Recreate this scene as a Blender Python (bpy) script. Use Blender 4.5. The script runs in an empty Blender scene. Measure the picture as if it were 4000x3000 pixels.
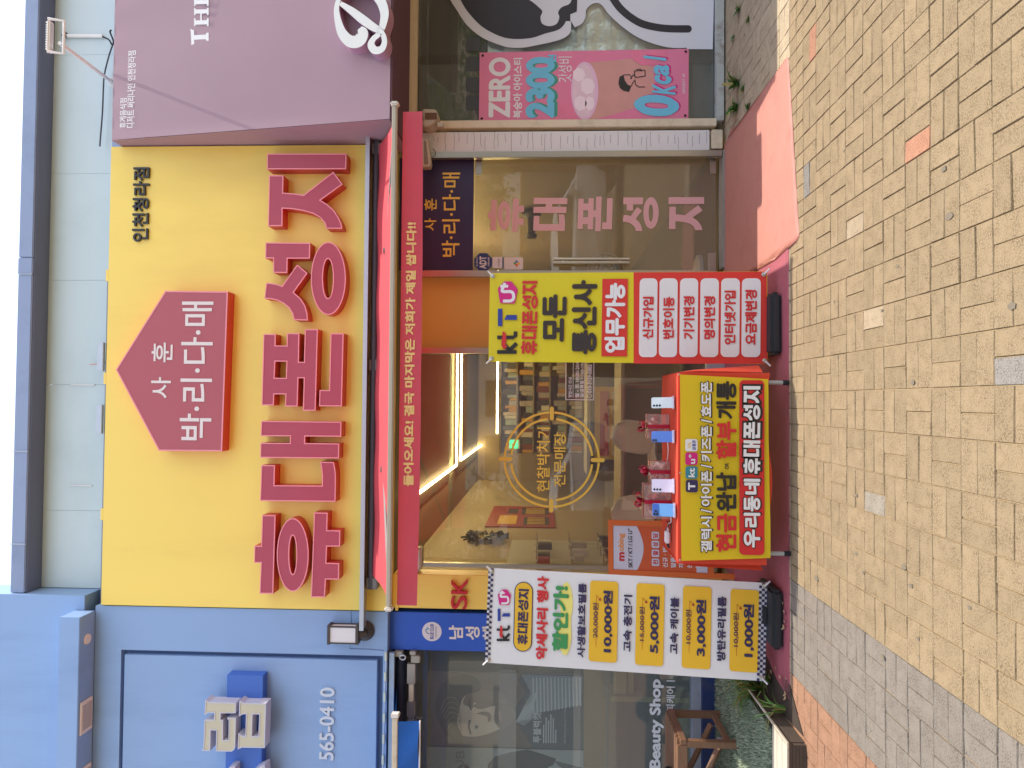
import bpy, bmesh, math, random
import numpy as np
from mathutils import Vector
random.seed(7)
sc = bpy.context.scene
R = math.radians

# ------------------------------------------------------------------ camera
FPX, EYE = 2760.0, 1.6
PITCH, YAW, ROLL = R(2.5), R(1.4), R(0.40)
_F = Vector((math.sin(YAW)*math.cos(PITCH), math.cos(YAW)*math.cos(PITCH), math.sin(PITCH)))
_R = Vector((math.cos(YAW), -math.sin(YAW), 0))
_U = _R.cross(_F)
CR = math.cos(ROLL)*_R + math.sin(ROLL)*_U          # world direction "right" of the upright picture
CU = -math.sin(ROLL)*_R + math.cos(ROLL)*_U         # "up" of the upright picture
cam = bpy.data.cameras.new('camera')
camo = bpy.data.objects.new('camera', cam)
sc.collection.objects.link(camo)
cam.sensor_fit = 'HORIZONTAL'; cam.sensor_width = 36.0
cam.lens = 36.0*FPX/4000.0
cam.clip_start = 0.05; cam.clip_end = 600
# the phone was held sideways: picture left is world up, picture up is world right
from mathutils import Matrix
m3 = Matrix((-CU, CR, -_F)).transposed()
camo.matrix_world = Matrix.Translation((0, 0, EYE)) @ m3.to_4x4()
sc.camera = camo

# ------------------------------------------------------------------ light
SUN = Vector((0.43, 0.08, 1.0)).normalized()        # towards the sun: high, from the right and slightly behind the shops
w = bpy.data.worlds.new('World'); sc.world = w; w.use_nodes = True
nt = w.node_tree
sky = nt.nodes.new('ShaderNodeTexSky'); sky.sky_type = 'NISHITA'; sky.sun_disc = False
sky.sun_elevation = math.asin(SUN.z); sky.sun_rotation = math.atan2(SUN.x, SUN.y)
sky.air_density = 1.0; sky.dust_density = 0.8; sky.altitude = 0
hs = nt.nodes.new('ShaderNodeHueSaturation'); hs.inputs['Saturation'].default_value = .55; nt.links.new(sky.outputs[0], hs.inputs['Color'])   # hazy summer air
wm = nt.nodes.new('ShaderNodeMix'); wm.data_type = 'RGBA'; wm.blend_type = 'MULTIPLY'; wm.inputs[0].default_value = 1; nt.links.new(hs.outputs[0], wm.inputs[6]); wm.inputs[7].default_value = (1.0, .99, 1.0, 1)
bg = nt.nodes['Background']; nt.links.new(wm.outputs[2], bg.inputs[0]); bg.inputs[1].default_value = 0.15
sl = bpy.data.lights.new('sun', 'SUN'); sl.energy = 2.0; sl.angle = R(0.5); sl.color = (1, 0.94, 0.84)
so = bpy.data.objects.new('sun', sl); sc.collection.objects.link(so)
so.rotation_euler = (-SUN).to_track_quat('-Z', 'Y').to_euler()
sc.view_settings.view_transform = 'Standard'; sc.view_settings.look = 'None'
sc.view_settings.gamma = 1; sc.view_settings.exposure = 1.65
sc.cycles.max_bounces = 10; sc.cycles.transparent_max_bounces = 16
sc.cycles.diffuse_bounces = 5; sc.cycles.glossy_bounces = 4
sc.cycles.caustics_reflective = False; sc.cycles.caustics_refractive = False

# ------------------------------------------------------------------ pixel -> place
def ray(ix, iy):
    return CR*((1500-iy)/FPX) + CU*((2000-ix)/FPX) + _F
class Plane:
    def __init__(s, o, right, up):
        s.o = Vector(o); s.r = Vector(right).normalized()
        s.u = Vector(up); s.u = (s.u - s.r*s.u.dot(s.r)).normalized()
        s.n = s.r.cross(s.u)                         # right x up points to the street
    def pt(s, ix, iy, off=0.0):
        d = ray(ix, iy); o = s.o + s.n*off; e = Vector((0, 0, EYE))
        return e + d*((o-e).dot(s.n)/d.dot(s.n))
    def ab(s, ix, iy, off=0.0):
        q = s.pt(ix, iy, off) - s.o
        return q.dot(s.r), q.dot(s.u)
    def at(s, a, b, off=0.0):
        return s.o + s.r*a + s.u*b + s.n*off
def wall(Y): return Plane((0, Y, 0), (1, 0, 0), (0, 0, 1))
def G(ix, iy, z=0.0):
    d = ray(ix, iy); t = (z-EYE)/d.z
    return Vector((d.x*t, d.y*t, z))

# ------------------------------------------------------------------ materials
def srgb(h):
    h = h.lstrip('#'); v = [int(h[i:i+2], 16)/255 for i in (0, 2, 4)]
    return tuple(c/12.92 if c <= .04045 else ((c+.055)/1.055)**2.4 for c in v)
MATS = {}
def mat(key, col, rough=.55, var=.08, scale=6.0, bump=0.0, bscale=60.0, metal=0.0, spec=.5, trans=0.0,
        dirt=None, dscale=1.5, damt=.4, stretch=(1, 1, 1), k=1.0, emit=None, estr=0.0):
    if key in MATS: return MATS[key]
    if isinstance(col, str): col = srgb(col)
    col = tuple(min(.95, c*k) for c in col)
    m = bpy.data.materials.new(key); m.use_nodes = True; t = m.node_tree; b = t.nodes['Principled BSDF']
    b.inputs['Roughness'].default_value = rough; b.inputs['Metallic'].default_value = metal
    b.inputs['Specular IOR Level'].default_value = spec
    tc = t.nodes.new('ShaderNodeTexCoord'); mp = t.nodes.new('ShaderNodeMapping')
    mp.inputs['Scale'].default_value = stretch
    t.links.new(tc.outputs['Object'], mp.inputs[0])
    n = t.nodes.new('ShaderNodeTexNoise'); n.inputs['Scale'].default_value = scale; n.inputs['Detail'].default_value = 6
    t.links.new(mp.outputs[0], n.inputs['Vector'])
    mx = t.nodes.new('ShaderNodeMix'); mx.data_type = 'RGBA'
    mx.inputs[6].default_value = (*[c*(1-var) for c in col], 1); mx.inputs[7].default_value = (*[min(1, c*(1+var)) for c in col], 1)
    t.links.new(n.outputs[0], mx.inputs[0]); out = mx.outputs[2]
    if dirt:
        dc = srgb(dirt) if isinstance(dirt, str) else dirt
        n2 = t.nodes.new('ShaderNodeTexNoise'); n2.inputs['Scale'].default_value = dscale; n2.inputs['Detail'].default_value = 9
        n2.inputs['Roughness'].default_value = .68
        t.links.new(mp.outputs[0], n2.inputs['Vector'])
        cr = t.nodes.new('ShaderNodeValToRGB'); cr.color_ramp.elements[0].position = .5; cr.color_ramp.elements[1].position = .72
        cr.color_ramp.elements[1].color = (damt, damt, damt, 1)
        t.links.new(n2.outputs[0], cr.inputs[0])
        m2 = t.nodes.new('ShaderNodeMix'); m2.data_type = 'RGBA'; t.links.new(cr.outputs[0], m2.inputs[0])
        t.links.new(out, m2.inputs[6]); m2.inputs[7].default_value = (*dc, 1); out = m2.outputs[2]
    t.links.new(out, b.inputs['Base Color'])
    if bump:
        n3 = t.nodes.new('ShaderNodeTexNoise'); n3.inputs['Scale'].default_value = bscale; n3.inputs['Detail'].default_value = 4
        t.links.new(mp.outputs[0], n3.inputs['Vector'])
        bp = t.nodes.new('ShaderNodeBump'); bp.inputs['Strength'].default_value = bump; bp.inputs['Distance'].default_value = .01
        t.links.new(n3.outputs[0], bp.inputs['Height']); t.links.new(bp.outputs[0], b.inputs['Normal'])
    if emit:
        b.inputs['Emission Color'].default_value = (*(srgb(emit) if isinstance(emit, str) else emit), 1)
        b.inputs['Emission Strength'].default_value = estr
    if trans:
        tl = t.nodes.new('ShaderNodeBsdfTranslucent'); t.links.new(out, tl.inputs[0])
        ms = t.nodes.new('ShaderNodeMixShader'); ms.inputs[0].default_value = trans
        t.links.new(b.outputs[0], ms.inputs[1]); t.links.new(tl.outputs[0], ms.inputs[2])
        t.links.new(ms.outputs[0], t.nodes['Material Output'].inputs[0])
    MATS[key] = m
    return m
def glass_mat(key, tint=(.93, .96, .94), refl=1.0, film=None):
    if key in MATS: return MATS[key]
    m = bpy.data.materials.new(key); m.use_nodes = True; t = m.node_tree; t.nodes.remove(t.nodes['Principled BSDF'])
    tr = t.nodes.new('ShaderNodeBsdfTransparent'); tr.inputs[0].default_value = (*tint, 1)
    gl = t.nodes.new('ShaderNodeBsdfGlossy'); gl.inputs['Roughness'].default_value = 0.0; gl.inputs['Color'].default_value = (refl, refl, refl, 1)
    lw = t.nodes.new('ShaderNodeLayerWeight'); lw.inputs[0].default_value = .5
    pw = t.nodes.new('ShaderNodeMath'); pw.operation = 'POWER'; pw.inputs[1].default_value = 5; t.links.new(lw.outputs['Facing'], pw.inputs[0])
    ml = t.nodes.new('ShaderNodeMath'); ml.operation = 'MULTIPLY_ADD'; ml.inputs[1].default_value = .9; ml.inputs[2].default_value = .06
    t.links.new(pw.outputs[0], ml.inputs[0])
    ms = t.nodes.new('ShaderNodeMixShader'); t.links.new(ml.outputs[0], ms.inputs[0]); t.links.new(tr.outputs[0], ms.inputs[1]); t.links.new(gl.outputs[0], ms.inputs[2])
    last = ms
    if film:
        df = t.nodes.new('ShaderNodeBsdfDiffuse'); df.inputs[0].default_value = (*film[0], 1)
        m2 = t.nodes.new('ShaderNodeMixShader'); m2.inputs[0].default_value = film[1]
        t.links.new(ms.outputs[0], m2.inputs[1]); t.links.new(df.outputs[0], m2.inputs[2]); last = m2
    t.links.new(last.outputs[0], t.nodes['Material Output'].inputs[0])
    MATS[key] = m
    return m

# ------------------------------------------------------------------ objects
ORIGIN = {}
def tag(o, label=None, cat=None, group=None, kind=None):
    if label: o['label'] = label
    if cat: o['category'] = cat
    if group: o['group'] = group
    if kind: o['kind'] = kind
    return o
def thing(name, loc, label, cat, group=None, kind=None):
    o = bpy.data.objects.new(name, None); sc.collection.objects.link(o)
    o.location = loc; o.empty_display_size = .1; ORIGIN[o.name] = Vector(loc)
    return tag(o, label, cat, group, kind)
def link(name, me, parent=None, label=None):
    o = bpy.data.objects.new(name, me); sc.collection.objects.link(o)
    org = ORIGIN[parent.name] if parent else None
    if parent:
        me.transform(Matrix.Translation(-org)); o.parent = parent; ORIGIN[o.name] = org
    else:
        cs = [Vector(v) for v in o.bound_box] if len(me.vertices) else [Vector()]
        c = sum(cs, Vector())/8; c.z = min(v.z for v in cs)
        me.transform(Matrix.Translation(-c)); o.location = c; ORIGIN[o.name] = c
    if label: o['label'] = label
    return o
class MB:
    def __init__(s): s.v = []; s.f = []; s.mi = []; s.m = []
    def mslot(s, m):
        if m not in s.m: s.m.append(m)
        return s.m.index(m)
    def face(s, pts, m=None):
        b = len(s.v); s.v += [tuple(p) for p in pts]; s.f.append(tuple(range(b, b+len(pts)))); s.mi.append(s.mslot(m) if m else 0)
    def raw(s, vs, fs, m=None):
        b = len(s.v); s.v += [tuple(p) for p in vs]; i = s.mslot(m) if m else 0
        for f in fs: s.f.append(tuple(b+j for j in f)); s.mi.append(i)
    def box(s, lo, hi, m=None, ax=None, o=None):
        c = [(x, y, z) for x in (lo[0], hi[0]) for y in (lo[1], hi[1]) for z in (lo[2], hi[2])]
        if ax: c = [Vector(o) + ax[0]*p[0] + ax[1]*p[1] + ax[2]*p[2] for p in c]
        s.raw(c, [(0, 1, 3, 2), (4, 6, 7, 5), (0, 4, 5, 1), (2, 3, 7, 6), (0, 2, 6, 4), (1, 5, 7, 3)], m)
    def prism(s, front, back, m=None):
        n = len(front); s.raw(list(front)+list(back), [tuple(range(n)), tuple(range(2*n-1, n-1, -1))]+[(i, n+i, n+(i+1) % n, (i+1) % n) for i in range(n)], m)
    def tube(s, pts, r, m=None, n=8, cap=True):
        pts = [Vector(p) for p in pts]; rs = r if isinstance(r, (list, tuple)) else [r]*len(pts)
        vs = []; fs = []; up = None
        for i, p in enumerate(pts):
            d = (pts[min(i+1, len(pts)-1)]-pts[max(i-1, 0)]).normalized()
            if up is None: up = Vector((0, 0, 1)) if abs(d.z) < .9 else Vector((1, 0, 0))
            a = d.cross(up)
            if a.length < 1e-5: a = d.cross(Vector((0, 1, 0)))
            a.normalize(); b = a.cross(d); up = b
            for k in range(n):
                t = 2*math.pi*k/n; vs.append(p+(a*math.cos(t)+b*math.sin(t))*rs[i])
        for i in range(len(pts)-1):
            for k in range(n): fs.append((i*n+k, i*n+(k+1) % n, (i+1)*n+(k+1) % n, (i+1)*n+k))
        if cap: fs += [tuple(range(n-1, -1, -1)), tuple(range((len(pts)-1)*n, len(pts)*n))]
        s.raw(vs, fs, m)
    def lathe(s, c, prof, m=None, n=20, ax=None):
        ax = ax or (Vector((1, 0, 0)), Vector((0, 1, 0)), Vector((0, 0, 1))); c = Vector(c); vs = []; fs = []
        for r, h in prof:
            for k in range(n):
                t = 2*math.pi*k/n; vs.append(c+ax[0]*r*math.cos(t)+ax[1]*r*math.sin(t)+ax[2]*h)
        for i in range(len(prof)-1):
            for k in range(n): fs.append((i*n+k, i*n+(k+1) % n, (i+1)*n+(k+1) % n, (i+1)*n+k))
        fs += [tuple(range(n-1, -1, -1)), tuple(range((len(prof)-1)*n, len(prof)*n))]
        s.raw(vs, fs, m)
    def build(s, name, m=None, parent=None, label=None, smooth=False, bevel=0.0, merge=False):
        me = bpy.data.meshes.new(name); me.from_pydata(s.v, [], s.f)
        for x in (s.m or [m]): me.materials.append(x)
        if s.m: me.polygons.foreach_set('material_index', s.mi)
        if smooth or bevel or merge:
            b = bmesh.new(); b.from_mesh(me)
            bmesh.ops.remove_doubles(b, verts=b.verts, dist=1e-5); bmesh.ops.recalc_face_normals(b, faces=b.faces)
            if bevel:
                es = [e for e in b.edges if len(e.link_faces) == 2 and e.calc_face_angle(0) > .5]
                bmesh.ops.bevel(b, geom=es, offset=bevel, segments=2, affect='EDGES', clamp_overlap=True)
            b.to_mesh(me); b.free()
        if smooth:
            me.polygons.foreach_set('use_smooth', [True]*len(me.polygons))
            me.set_sharp_from_angle(angle=R(35))
        me.update()
        return link(name, me, parent, label)

# ---- flat shapes and lettering: 2-D meshes in (a,b) laid on a plane
def fill2d(rings):
    """rings of (a,b): triangulated flat face through Blender's own curve fill"""
    c = bpy.data.curves.new('fill', 'CURVE'); c.dimensions = '2D'; c.fill_mode = 'BOTH'
    for rg in rings:
        sp = c.splines.new('POLY'); sp.points.add(len(rg)-1)
        for p, q in zip(sp.points, rg): p.co = (q[0], q[1], 0, 1)
        sp.use_cyclic_u = True
    o = bpy.data.objects.new('fill', c); me = bpy.data.meshes.new_from_object(o)
    vs = [(v.co.x, v.co.y) for v in me.vertices]
    fs = [tuple(p.vertices) if p.normal.z > 0 else tuple(reversed(p.vertices)) for p in me.polygons]
    bpy.data.objects.remove(o); bpy.data.curves.remove(c); bpy.data.meshes.remove(me)
    return vs, fs
_GL = {}
def glyphs(s, weight=1, depth=0.0, em=1.0, space=1.0, shear=0.0, font=None, line=1.0):
    key = (s, weight, depth, em, space, shear, font, line)
    if key in _GL: return _GL[key]
    off, st = {0: (0, 0), 1: (.012, 0), 2: (.012, .017), 3: (.013, .027), 4: (.013, .036)}[weight]
    if depth: off, st = {0: 0, 1: .010, 2: .017, 3: .019, 4: .019}[weight], 0
    c = bpy.data.curves.new('txt', 'FONT'); c.body = s; c.size = 1; c.offset = off; c.space_character = space
    c.shear = shear; c.resolution_u = 4; c.space_line = line
    if depth: c.extrude = depth/em/2
    o = bpy.data.objects.new('txt', c); me = bpy.data.meshes.new_from_object(o)
    v0 = [(v.co.x, v.co.y, v.co.z*em) for v in me.vertices]; f0 = [tuple(p.vertices) for p in me.polygons]
    bpy.data.objects.remove(o); bpy.data.curves.remove(c); bpy.data.meshes.remove(me)
    V = []; Fc = []
    dirs = [(0, 0)] if not st else [(0, 0), (st, 0), (-st, 0), (0, st), (0, -st)]
    for i, (dx, dy) in enumerate(dirs):
        b = len(V); V += [(x+dx, y+dy, z+i*.00006) for x, y, z in v0]; Fc += [tuple(b+j for j in f) for f in f0]
    _GL[key] = (V, Fc)
    return V, Fc
def boxab(pl, box, off):
    """(ixTop, ixBottom, iyLeft, iyRight) in the photograph -> centre and size on the plane, level with it"""
    t, b, l, r = box; cx, cy = (t+b)/2, (l+r)/2
    a0, b0 = pl.ab(cx, cy, off)
    a1, _ = pl.ab(cx, l, off); a2, _ = pl.ab(cx, r, off); _, b1 = pl.ab(b, cy, off); _, b2 = pl.ab(t, cy, off)
    return (a1+a2)/2, (b1+b2)/2, a2-a1, b2-b1
def text(name, s, pl, box, m, parent, off=.003, depth=0.0, weight=1, space=1.0, shear=0.0, font=None,
         label=None, rot=0.0, line=1.0, wave=None, mb=None):
    ca, cb, W, Hh = boxab(pl, box, off+depth)
    V, Fc = glyphs(s, weight, depth, 1.0, space, shear, font, line)
    xs = [v[0] for v in V]; ys = [v[1] for v in V]; x0, x1, y0, y1 = min(xs), max(xs), min(ys), max(ys)
    cr, sr = math.cos(rot), math.sin(rot); vs = []
    for x, y, z in V:
        a = ((x-x0)/(x1-x0)-.5)*W; b = ((y-y0)/(y1-y0)-.5)*Hh
        A, B = ca+a*cr-b*sr, cb+a*sr+b*cr
        vs.append(pl.at(A, B, off+z+depth/2 + (wave(A, B) if wave else 0)))
    if mb is not None: mb.raw(vs, Fc, m); return None
    q = MB(); q.raw(vs, Fc, m)
    return q.build(name, m, parent, label)
def flat(mb, pl, ab_rings, off, m, depth=0.0, side=None, wave=None):
    """polygon rings in plane (a,b): front face at off+depth, walls back to off"""
    vs, fs = fill2d(ab_rings)
    wv = wave or (lambda a, b: 0)
    mb.raw([pl.at(a, b, off+depth+wv(a, b)) for a, b in vs], fs, m)
    if depth:
        for rg in ab_rings:
            n = len(rg)
            mb.raw([pl.at(a, b, off+depth) for a, b in rg]+[pl.at(a, b, off) for a, b in rg],
                   [(i, n+i, n+(i+1) % n, (i+1) % n) for i in range(n)], side or m)
def pxring(pl, pts, off): return [pl.ab(x, y, off) for x, y in pts]
def rrect(ca, cb, W, Hh, r, n=6, rot=0.0):
    out = []
    for sx, sy, a0 in ((1, 1, 0), (-1, 1, 90), (-1, -1, 180), (1, -1, 270)):
        for k in range(n+1):
            t = R(a0+90*k/n); out.append((sx*(W/2-r)+r*math.cos(t), sy*(Hh/2-r)+r*math.sin(t)))
    c, s = math.cos(rot), math.sin(rot)
    return [(ca+x*c-y*s, cb+x*s+y*c) for x, y in out]
def rr_px(pl, box, off, rad=.02, rot=0.0, n=6):
    ca, cb, W, Hh = boxab(pl, box, off)
    return rrect(ca, cb, W, Hh, min(rad, W/2*.999, Hh/2*.999), n, rot)
def ellipse(ca, cb, ra, rb, n=40): return [(ca+ra*math.cos(2*math.pi*k/n), cb+rb*math.sin(2*math.pi*k/n)) for k in range(n)]
def stroke(pts, wd):
    """ribbon outline of a polyline with widths (flat ends)"""
    ws = wd if isinstance(wd, (list, tuple)) else [wd]*len(pts); L = []; Rr = []
    if len(pts) == 3 and not isinstance(wd, (list, tuple)): pts = [pts[0], (pts[0][0]*.02+pts[1][0]*.98, pts[0][1]*.02+pts[1][1]*.98), pts[1], (pts[2][0]*.05+pts[1][0]*.95, pts[2][1]*.05+pts[1][1]*.95), pts[2]]; ws = [wd]*5
    for i, p in enumerate(pts):
        a = pts[max(i-1, 0)]; b = pts[min(i+1, len(pts)-1)]; d = (b[0]-a[0], b[1]-a[1]); l = math.hypot(*d) or 1
        nx, ny = -d[1]/l*ws[i]/2, d[0]/l*ws[i]/2
        L.append((p[0]+nx, p[1]+ny)); Rr.append((p[0]-nx, p[1]-ny))
    return L+Rr[::-1]
def smooth_line(pts, k=6):
    out = []
    for i in range(len(pts)-1):
        p0, p1, p2, p3 = pts[max(i-1, 0)], pts[i], pts[i+1], pts[min(i+2, len(pts)-1)]
        for j in range(k):
            t = j/k; out.append(tuple(.5*((2*p1[q])+(-p0[q]+p2[q])*t+(2*p0[q]-5*p1[q]+4*p2[q]-p3[q])*t*t+(-p0[q]+3*p1[q]-3*p2[q]+p3[q])*t**3) for q in range(len(p1))))
    return out+[tuple(pts[-1])]
# a slab on a plane whose FRONT outline is traced in the photograph
def slab(name, pl, px, off, depth, m, parent=None, label=None, side=None, bevel=0.0):
    q = MB(); rg = pxring(pl, px, off+depth)
    if bevel:
        q.prism([pl.at(a, b, off+depth) for a, b in rg], [pl.at(a, b, off) for a, b in rg], m)
        return q.build(name, m, parent, label, bevel=bevel)
    flat(q, pl, [rg], off, m, depth, side)
    return q.build(name, m, parent, label)
def pbox(pl, box, off, depth, mb, m):
    """level box on a plane: photographed front rectangle"""
    ca, cb, W, Hh = boxab(pl, box, off+depth)
    mb.box((ca-W/2, cb-Hh/2, off), (ca+W/2, cb+Hh/2, off+depth), m, (pl.r, pl.u, pl.n), pl.o)
def pb(name, pl, box, off, depth, m, parent=None, label=None, bevel=0.0):
    q = MB(); pbox(pl, box, off, depth, q, m)
    return q.build(name, m, parent, label, bevel=bevel)
def fresh(mb, *a, **k): return mb.build(*a, **k)
# ================================================================== palette
YEL = mat('yellow_sign_panel', '#f6d766', .42, .05, 3, dirt='#b98f20', dscale=.9, damt=.22, stretch=(1, 1, .25), k=1.0)
RED = mat('red_letter_face', '#b44658', .38, .06, 4, k=.9)
REDS = mat('red_letter_side', '#cc3c40', .4, .05, 5, k=.9)
TRIM = mat('pink_letter_trim', '#ec9098', .35, .03)
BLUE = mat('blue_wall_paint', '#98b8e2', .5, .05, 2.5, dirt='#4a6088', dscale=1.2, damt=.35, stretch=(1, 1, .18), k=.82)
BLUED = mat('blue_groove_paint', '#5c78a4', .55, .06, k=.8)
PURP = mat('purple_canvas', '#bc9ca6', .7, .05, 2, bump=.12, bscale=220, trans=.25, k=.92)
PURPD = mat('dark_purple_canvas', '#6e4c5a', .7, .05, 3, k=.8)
CREAM = mat('cream_painted_frame', '#dccdb0', .5, .06, 4, dirt='#8a7a60', dscale=4, damt=.5, k=.9)
WHITEP = mat('white_cladding', '#dcd8d4', .55, .04, 6, k=.88)
STEEL = mat('brushed_steel', '#b8b4a8', .32, .08, 30, metal=.85, stretch=(1, 1, .05))
ALU = mat('aluminium_trim', '#b9bcc0', .38, .05, 8, metal=.5)
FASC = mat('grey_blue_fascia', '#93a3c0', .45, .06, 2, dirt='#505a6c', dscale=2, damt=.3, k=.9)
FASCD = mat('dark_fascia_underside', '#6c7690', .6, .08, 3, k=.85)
FROST = mat('frosted_wall_panel', '#c8d6d6', .3, .05, 1.2, dirt='#9fb0ae', dscale=.8, damt=.35, k=.95)
GREYM = mat('grey_flashing', '#868a98', .5, .08, 5, dirt='#5a5a60', dscale=3, damt=.4, k=.85)
BLACK = mat('black_print', '#28241f', .6, .05, k=.8)
WHITE = mat('white_print', '#e8e6e4', .5, .02, k=.9)
NAVY = mat('navy_print', '#3a2f5a', .55, .05, k=.7)
SIGNW = mat('warm_white_letter', '#ece4dc', .4, .02, k=.9)
REDP = mat('red_print', '#d42a2a', .55, .03, k=.85)
YELP = mat('yellow_print', '#e8b828', .55, .03, k=.95)
PINKP = mat('magenta_print', '#d81b80', .5, .03, k=.85)
BLUEP = mat('blue_print', '#2c3f9a', .5, .03, k=.85)
MATTBLK = mat('matt_black', '#1c1a1e', .8, .1)  # plain black of cables, caps, table feet and eyelets
DKGLASS = glass_mat('shop_glass', (.90, .92, .90), film=((.62, .58, .50), .065))  # diffuse film puts a veil of reflected haze into the pane
BARGLASS = glass_mat('veiled_barber_glass', (.88, .92, .90), film=((.52, .56, .53), .13))  # stronger grey-green veil, reflection haze put into the glass colour

W_PANEL, W_SIGN, W_PURP, W_BLUE, W_SK, W_GL = wall(6.30), wall(6.05), wall(5.92), wall(6.07), wall(6.17), wall(6.36)
W_FR = wall(6.30)

# ================================================================== pavement
random.seed(11)
DX, DY, X0, Y0 = .1993, .2035, .068, 4.408
def paver_materials():
    m = bpy.data.materials.new('paver_stone'); m.use_nodes = True; t = m.node_tree; b = t.nodes['Principled BSDF']
    b.inputs['Roughness'].default_value = .85; b.inputs['Specular IOR Level'].default_value = .25
    at = t.nodes.new('ShaderNodeVertexColor'); at.layer_name = 'stone'
    tc = t.nodes.new('ShaderNodeTexCoord')
    n1 = t.nodes.new('ShaderNodeTexNoise'); n1.inputs['Scale'].default_value = 150; n1.inputs['Detail'].default_value = 3
    n2 = t.nodes.new('ShaderNodeTexNoise'); n2.inputs['Scale'].default_value = 14; n2.inputs['Detail'].default_value = 6; n2.inputs['Roughness'].default_value = .7
    n4 = t.nodes.new('ShaderNodeTexVoronoi'); n4.inputs['Scale'].default_value = 260
    for n in (n1, n2, n4): t.links.new(tc.outputs['Object'], n.inputs['Vector'])
    r1 = t.nodes.new('ShaderNodeValToRGB'); r1.color_ramp.elements[0].position = .32; r1.color_ramp.elements[1].position = .6
    r1.color_ramp.elements[0].color = (.34, .30, .26, 1); r1.color_ramp.elements[1].color = (1, 1, 1, 1)
    t.links.new(n1.outputs[0], r1.inputs[0])
    r2 = t.nodes.new('ShaderNodeValToRGB'); r2.color_ramp.elements[0].position = .40; r2.color_ramp.elements[1].position = .62
    r2.color_ramp.elements[0].color = (.85, .85, .85, 1); r2.color_ramp.elements[1].color = (.12, .12, .12, 1)
    t.links.new(n2.outputs[0], r2.inputs[0])
    mu = t.nodes.new('ShaderNodeMix'); mu.data_type = 'RGBA'; mu.blend_type = 'MULTIPLY'
    t.links.new(r2.outputs[0], mu.inputs[0]); t.links.new(at.outputs[0], mu.inputs[6]); t.links.new(r1.outputs[0], mu.inputs[7])
    t.links.new(mu.outputs[2], b.inputs['Base Color'])
    bp = t.nodes.new('ShaderNodeBump'); bp.inputs['Strength'].default_value = .55; bp.inputs['Distance'].default_value = .004
    t.links.new(n1.outputs[0], bp.inputs['Height']); t.links.new(bp.outputs[0], b.inputs['Normal'])
    return m
PAVER = paver_materials()
SAND = mat('joint_sand', '#a8906c', .95, .2, 40, bump=.5, bscale=200, k=.85)
YB, GB, OB = (.248, .183, .106), (.188, .162, .132), (.28, .153, .092)
def stone_mesh(name, stones, kindlabel):
    """stones: (x0,x1,y0,y1,colour); each with a small chamfer and a slight tilt"""
    V = []; Fc = []; col = []
    for x0, x1, y0, y1, c in stones:
        g, ch = .002, .0022; x0 += g; x1 -= g; y0 += g; y1 -= g
        h = random.uniform(-.0012, .0012); b = len(V); k = random.uniform(.93, 1.05); tx, ty = random.uniform(-.0015, .0015), random.uniform(-.0015, .0015)
        V += [(x0, y0, -.02), (x1, y0, -.02), (x1, y1, -.02), (x0, y1, -.02)]
        V += [(x0, y0, h-.004), (x1, y0, h-.004), (x1, y1, h-.004), (x0, y1, h-.004)]
        V += [(x0+ch, y0+ch, h-tx-ty), (x1-ch, y0+ch, h+tx-ty), (x1-ch, y1-ch, h+tx+ty), (x0+ch, y1-ch, h-tx+ty)]
        f = [(8, 9, 10, 11)]+[(4+i, 4+(i+1) % 4, 8+(i+1) % 4, 8+i) for i in range(4)]+[(i, (i+1) % 4, 4+(i+1) % 4, 4+i) for i in range(4)]
        Fc += [tuple(b+j for j in q) for q in f]; col += [tuple(v*k for v in c)]*12
    me = bpy.data.meshes.new(name); me.from_pydata(V, [], Fc); me.materials.append(PAVER)
    ca = me.color_attributes.new('stone', 'FLOAT_COLOR', 'POINT')
    ca.data.foreach_set('color', [x for c in col for x in (*c, 1)])
    o = bpy.data.objects.new(name, me); sc.collection.objects.link(o); o['kind'] = 'structure'
    ORIGIN[o.name] = Vector()
    return o
stones = []
def zone(x):
    return YB if x > -1.128 else (GB if x > -1.726 else OB)
odd = {(-4, -11): (.30, .27, .23), (5, -7): OB, (7, -2): None}
for i in range(-46, 46):
    for j in range(-34, 0):
        xa = X0+i*DX; ya = Y0+j*DY; c = zone(xa+.1)
        xs = [(xa, xa+DX/2, ya, ya+DY), (xa+DX/2, xa+DX, ya, ya+DY)] if (i+j) % 2 == 0 else [(xa, xa+DX, ya, ya+DY/2), (xa, xa+DX, ya+DY/2, ya+DY)]
        for q, s in enumerate(xs):
            stones.append((*s, c))
for i in range(-46, 46):                     # kerb-side edge course of half bricks
    for q in (0, 1):
        xa = X0+i*DX+q*DX/2
        for ya, yb in ((4.410, 4.528), (4.528, 4.646)):
            stones.append((xa, xa+DX/2, ya, yb, tuple(min(.9, v*1.08) for v in zone(xa+.05))))
for i in range(-12, 40):                     # shaded forecourt in front of the shops
    for j in range(0, 10):
        xa = X0+i*DX; ya = 4.648+j*.2035; c = (.40, .32, .21)
        xs = [(xa, xa+DX/2, ya, ya+DY), (xa+DX/2, xa+DX, ya, ya+DY)] if (i+j) % 2 else [(xa, xa+DX, ya, ya+DY/2), (xa, xa+DX, ya+DY/2, ya+DY)]
        for s in xs: stones.append((*s, c))
for px, c in (((3577, 568), (.33, .165, .10)), ((3165, 180), (.33, .165, .10)), ((3145, 708), (.18, .165, .145)), ((3950, 1452), (.22, .2, .175)),
              ((3434, 1965), (.25, .22, .17)), ((3330, 860), (.31, .24, .155)), ((3420, 1250), (.31, .24, .155))):
    g = G(*px)
    for k, s in enumerate(stones):
        if s[0] <= g.x < s[1] and s[2] <= g.y < s[3]: stones[k] = (*s[:4], c)
stone_mesh('pavement', stones, '')
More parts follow.
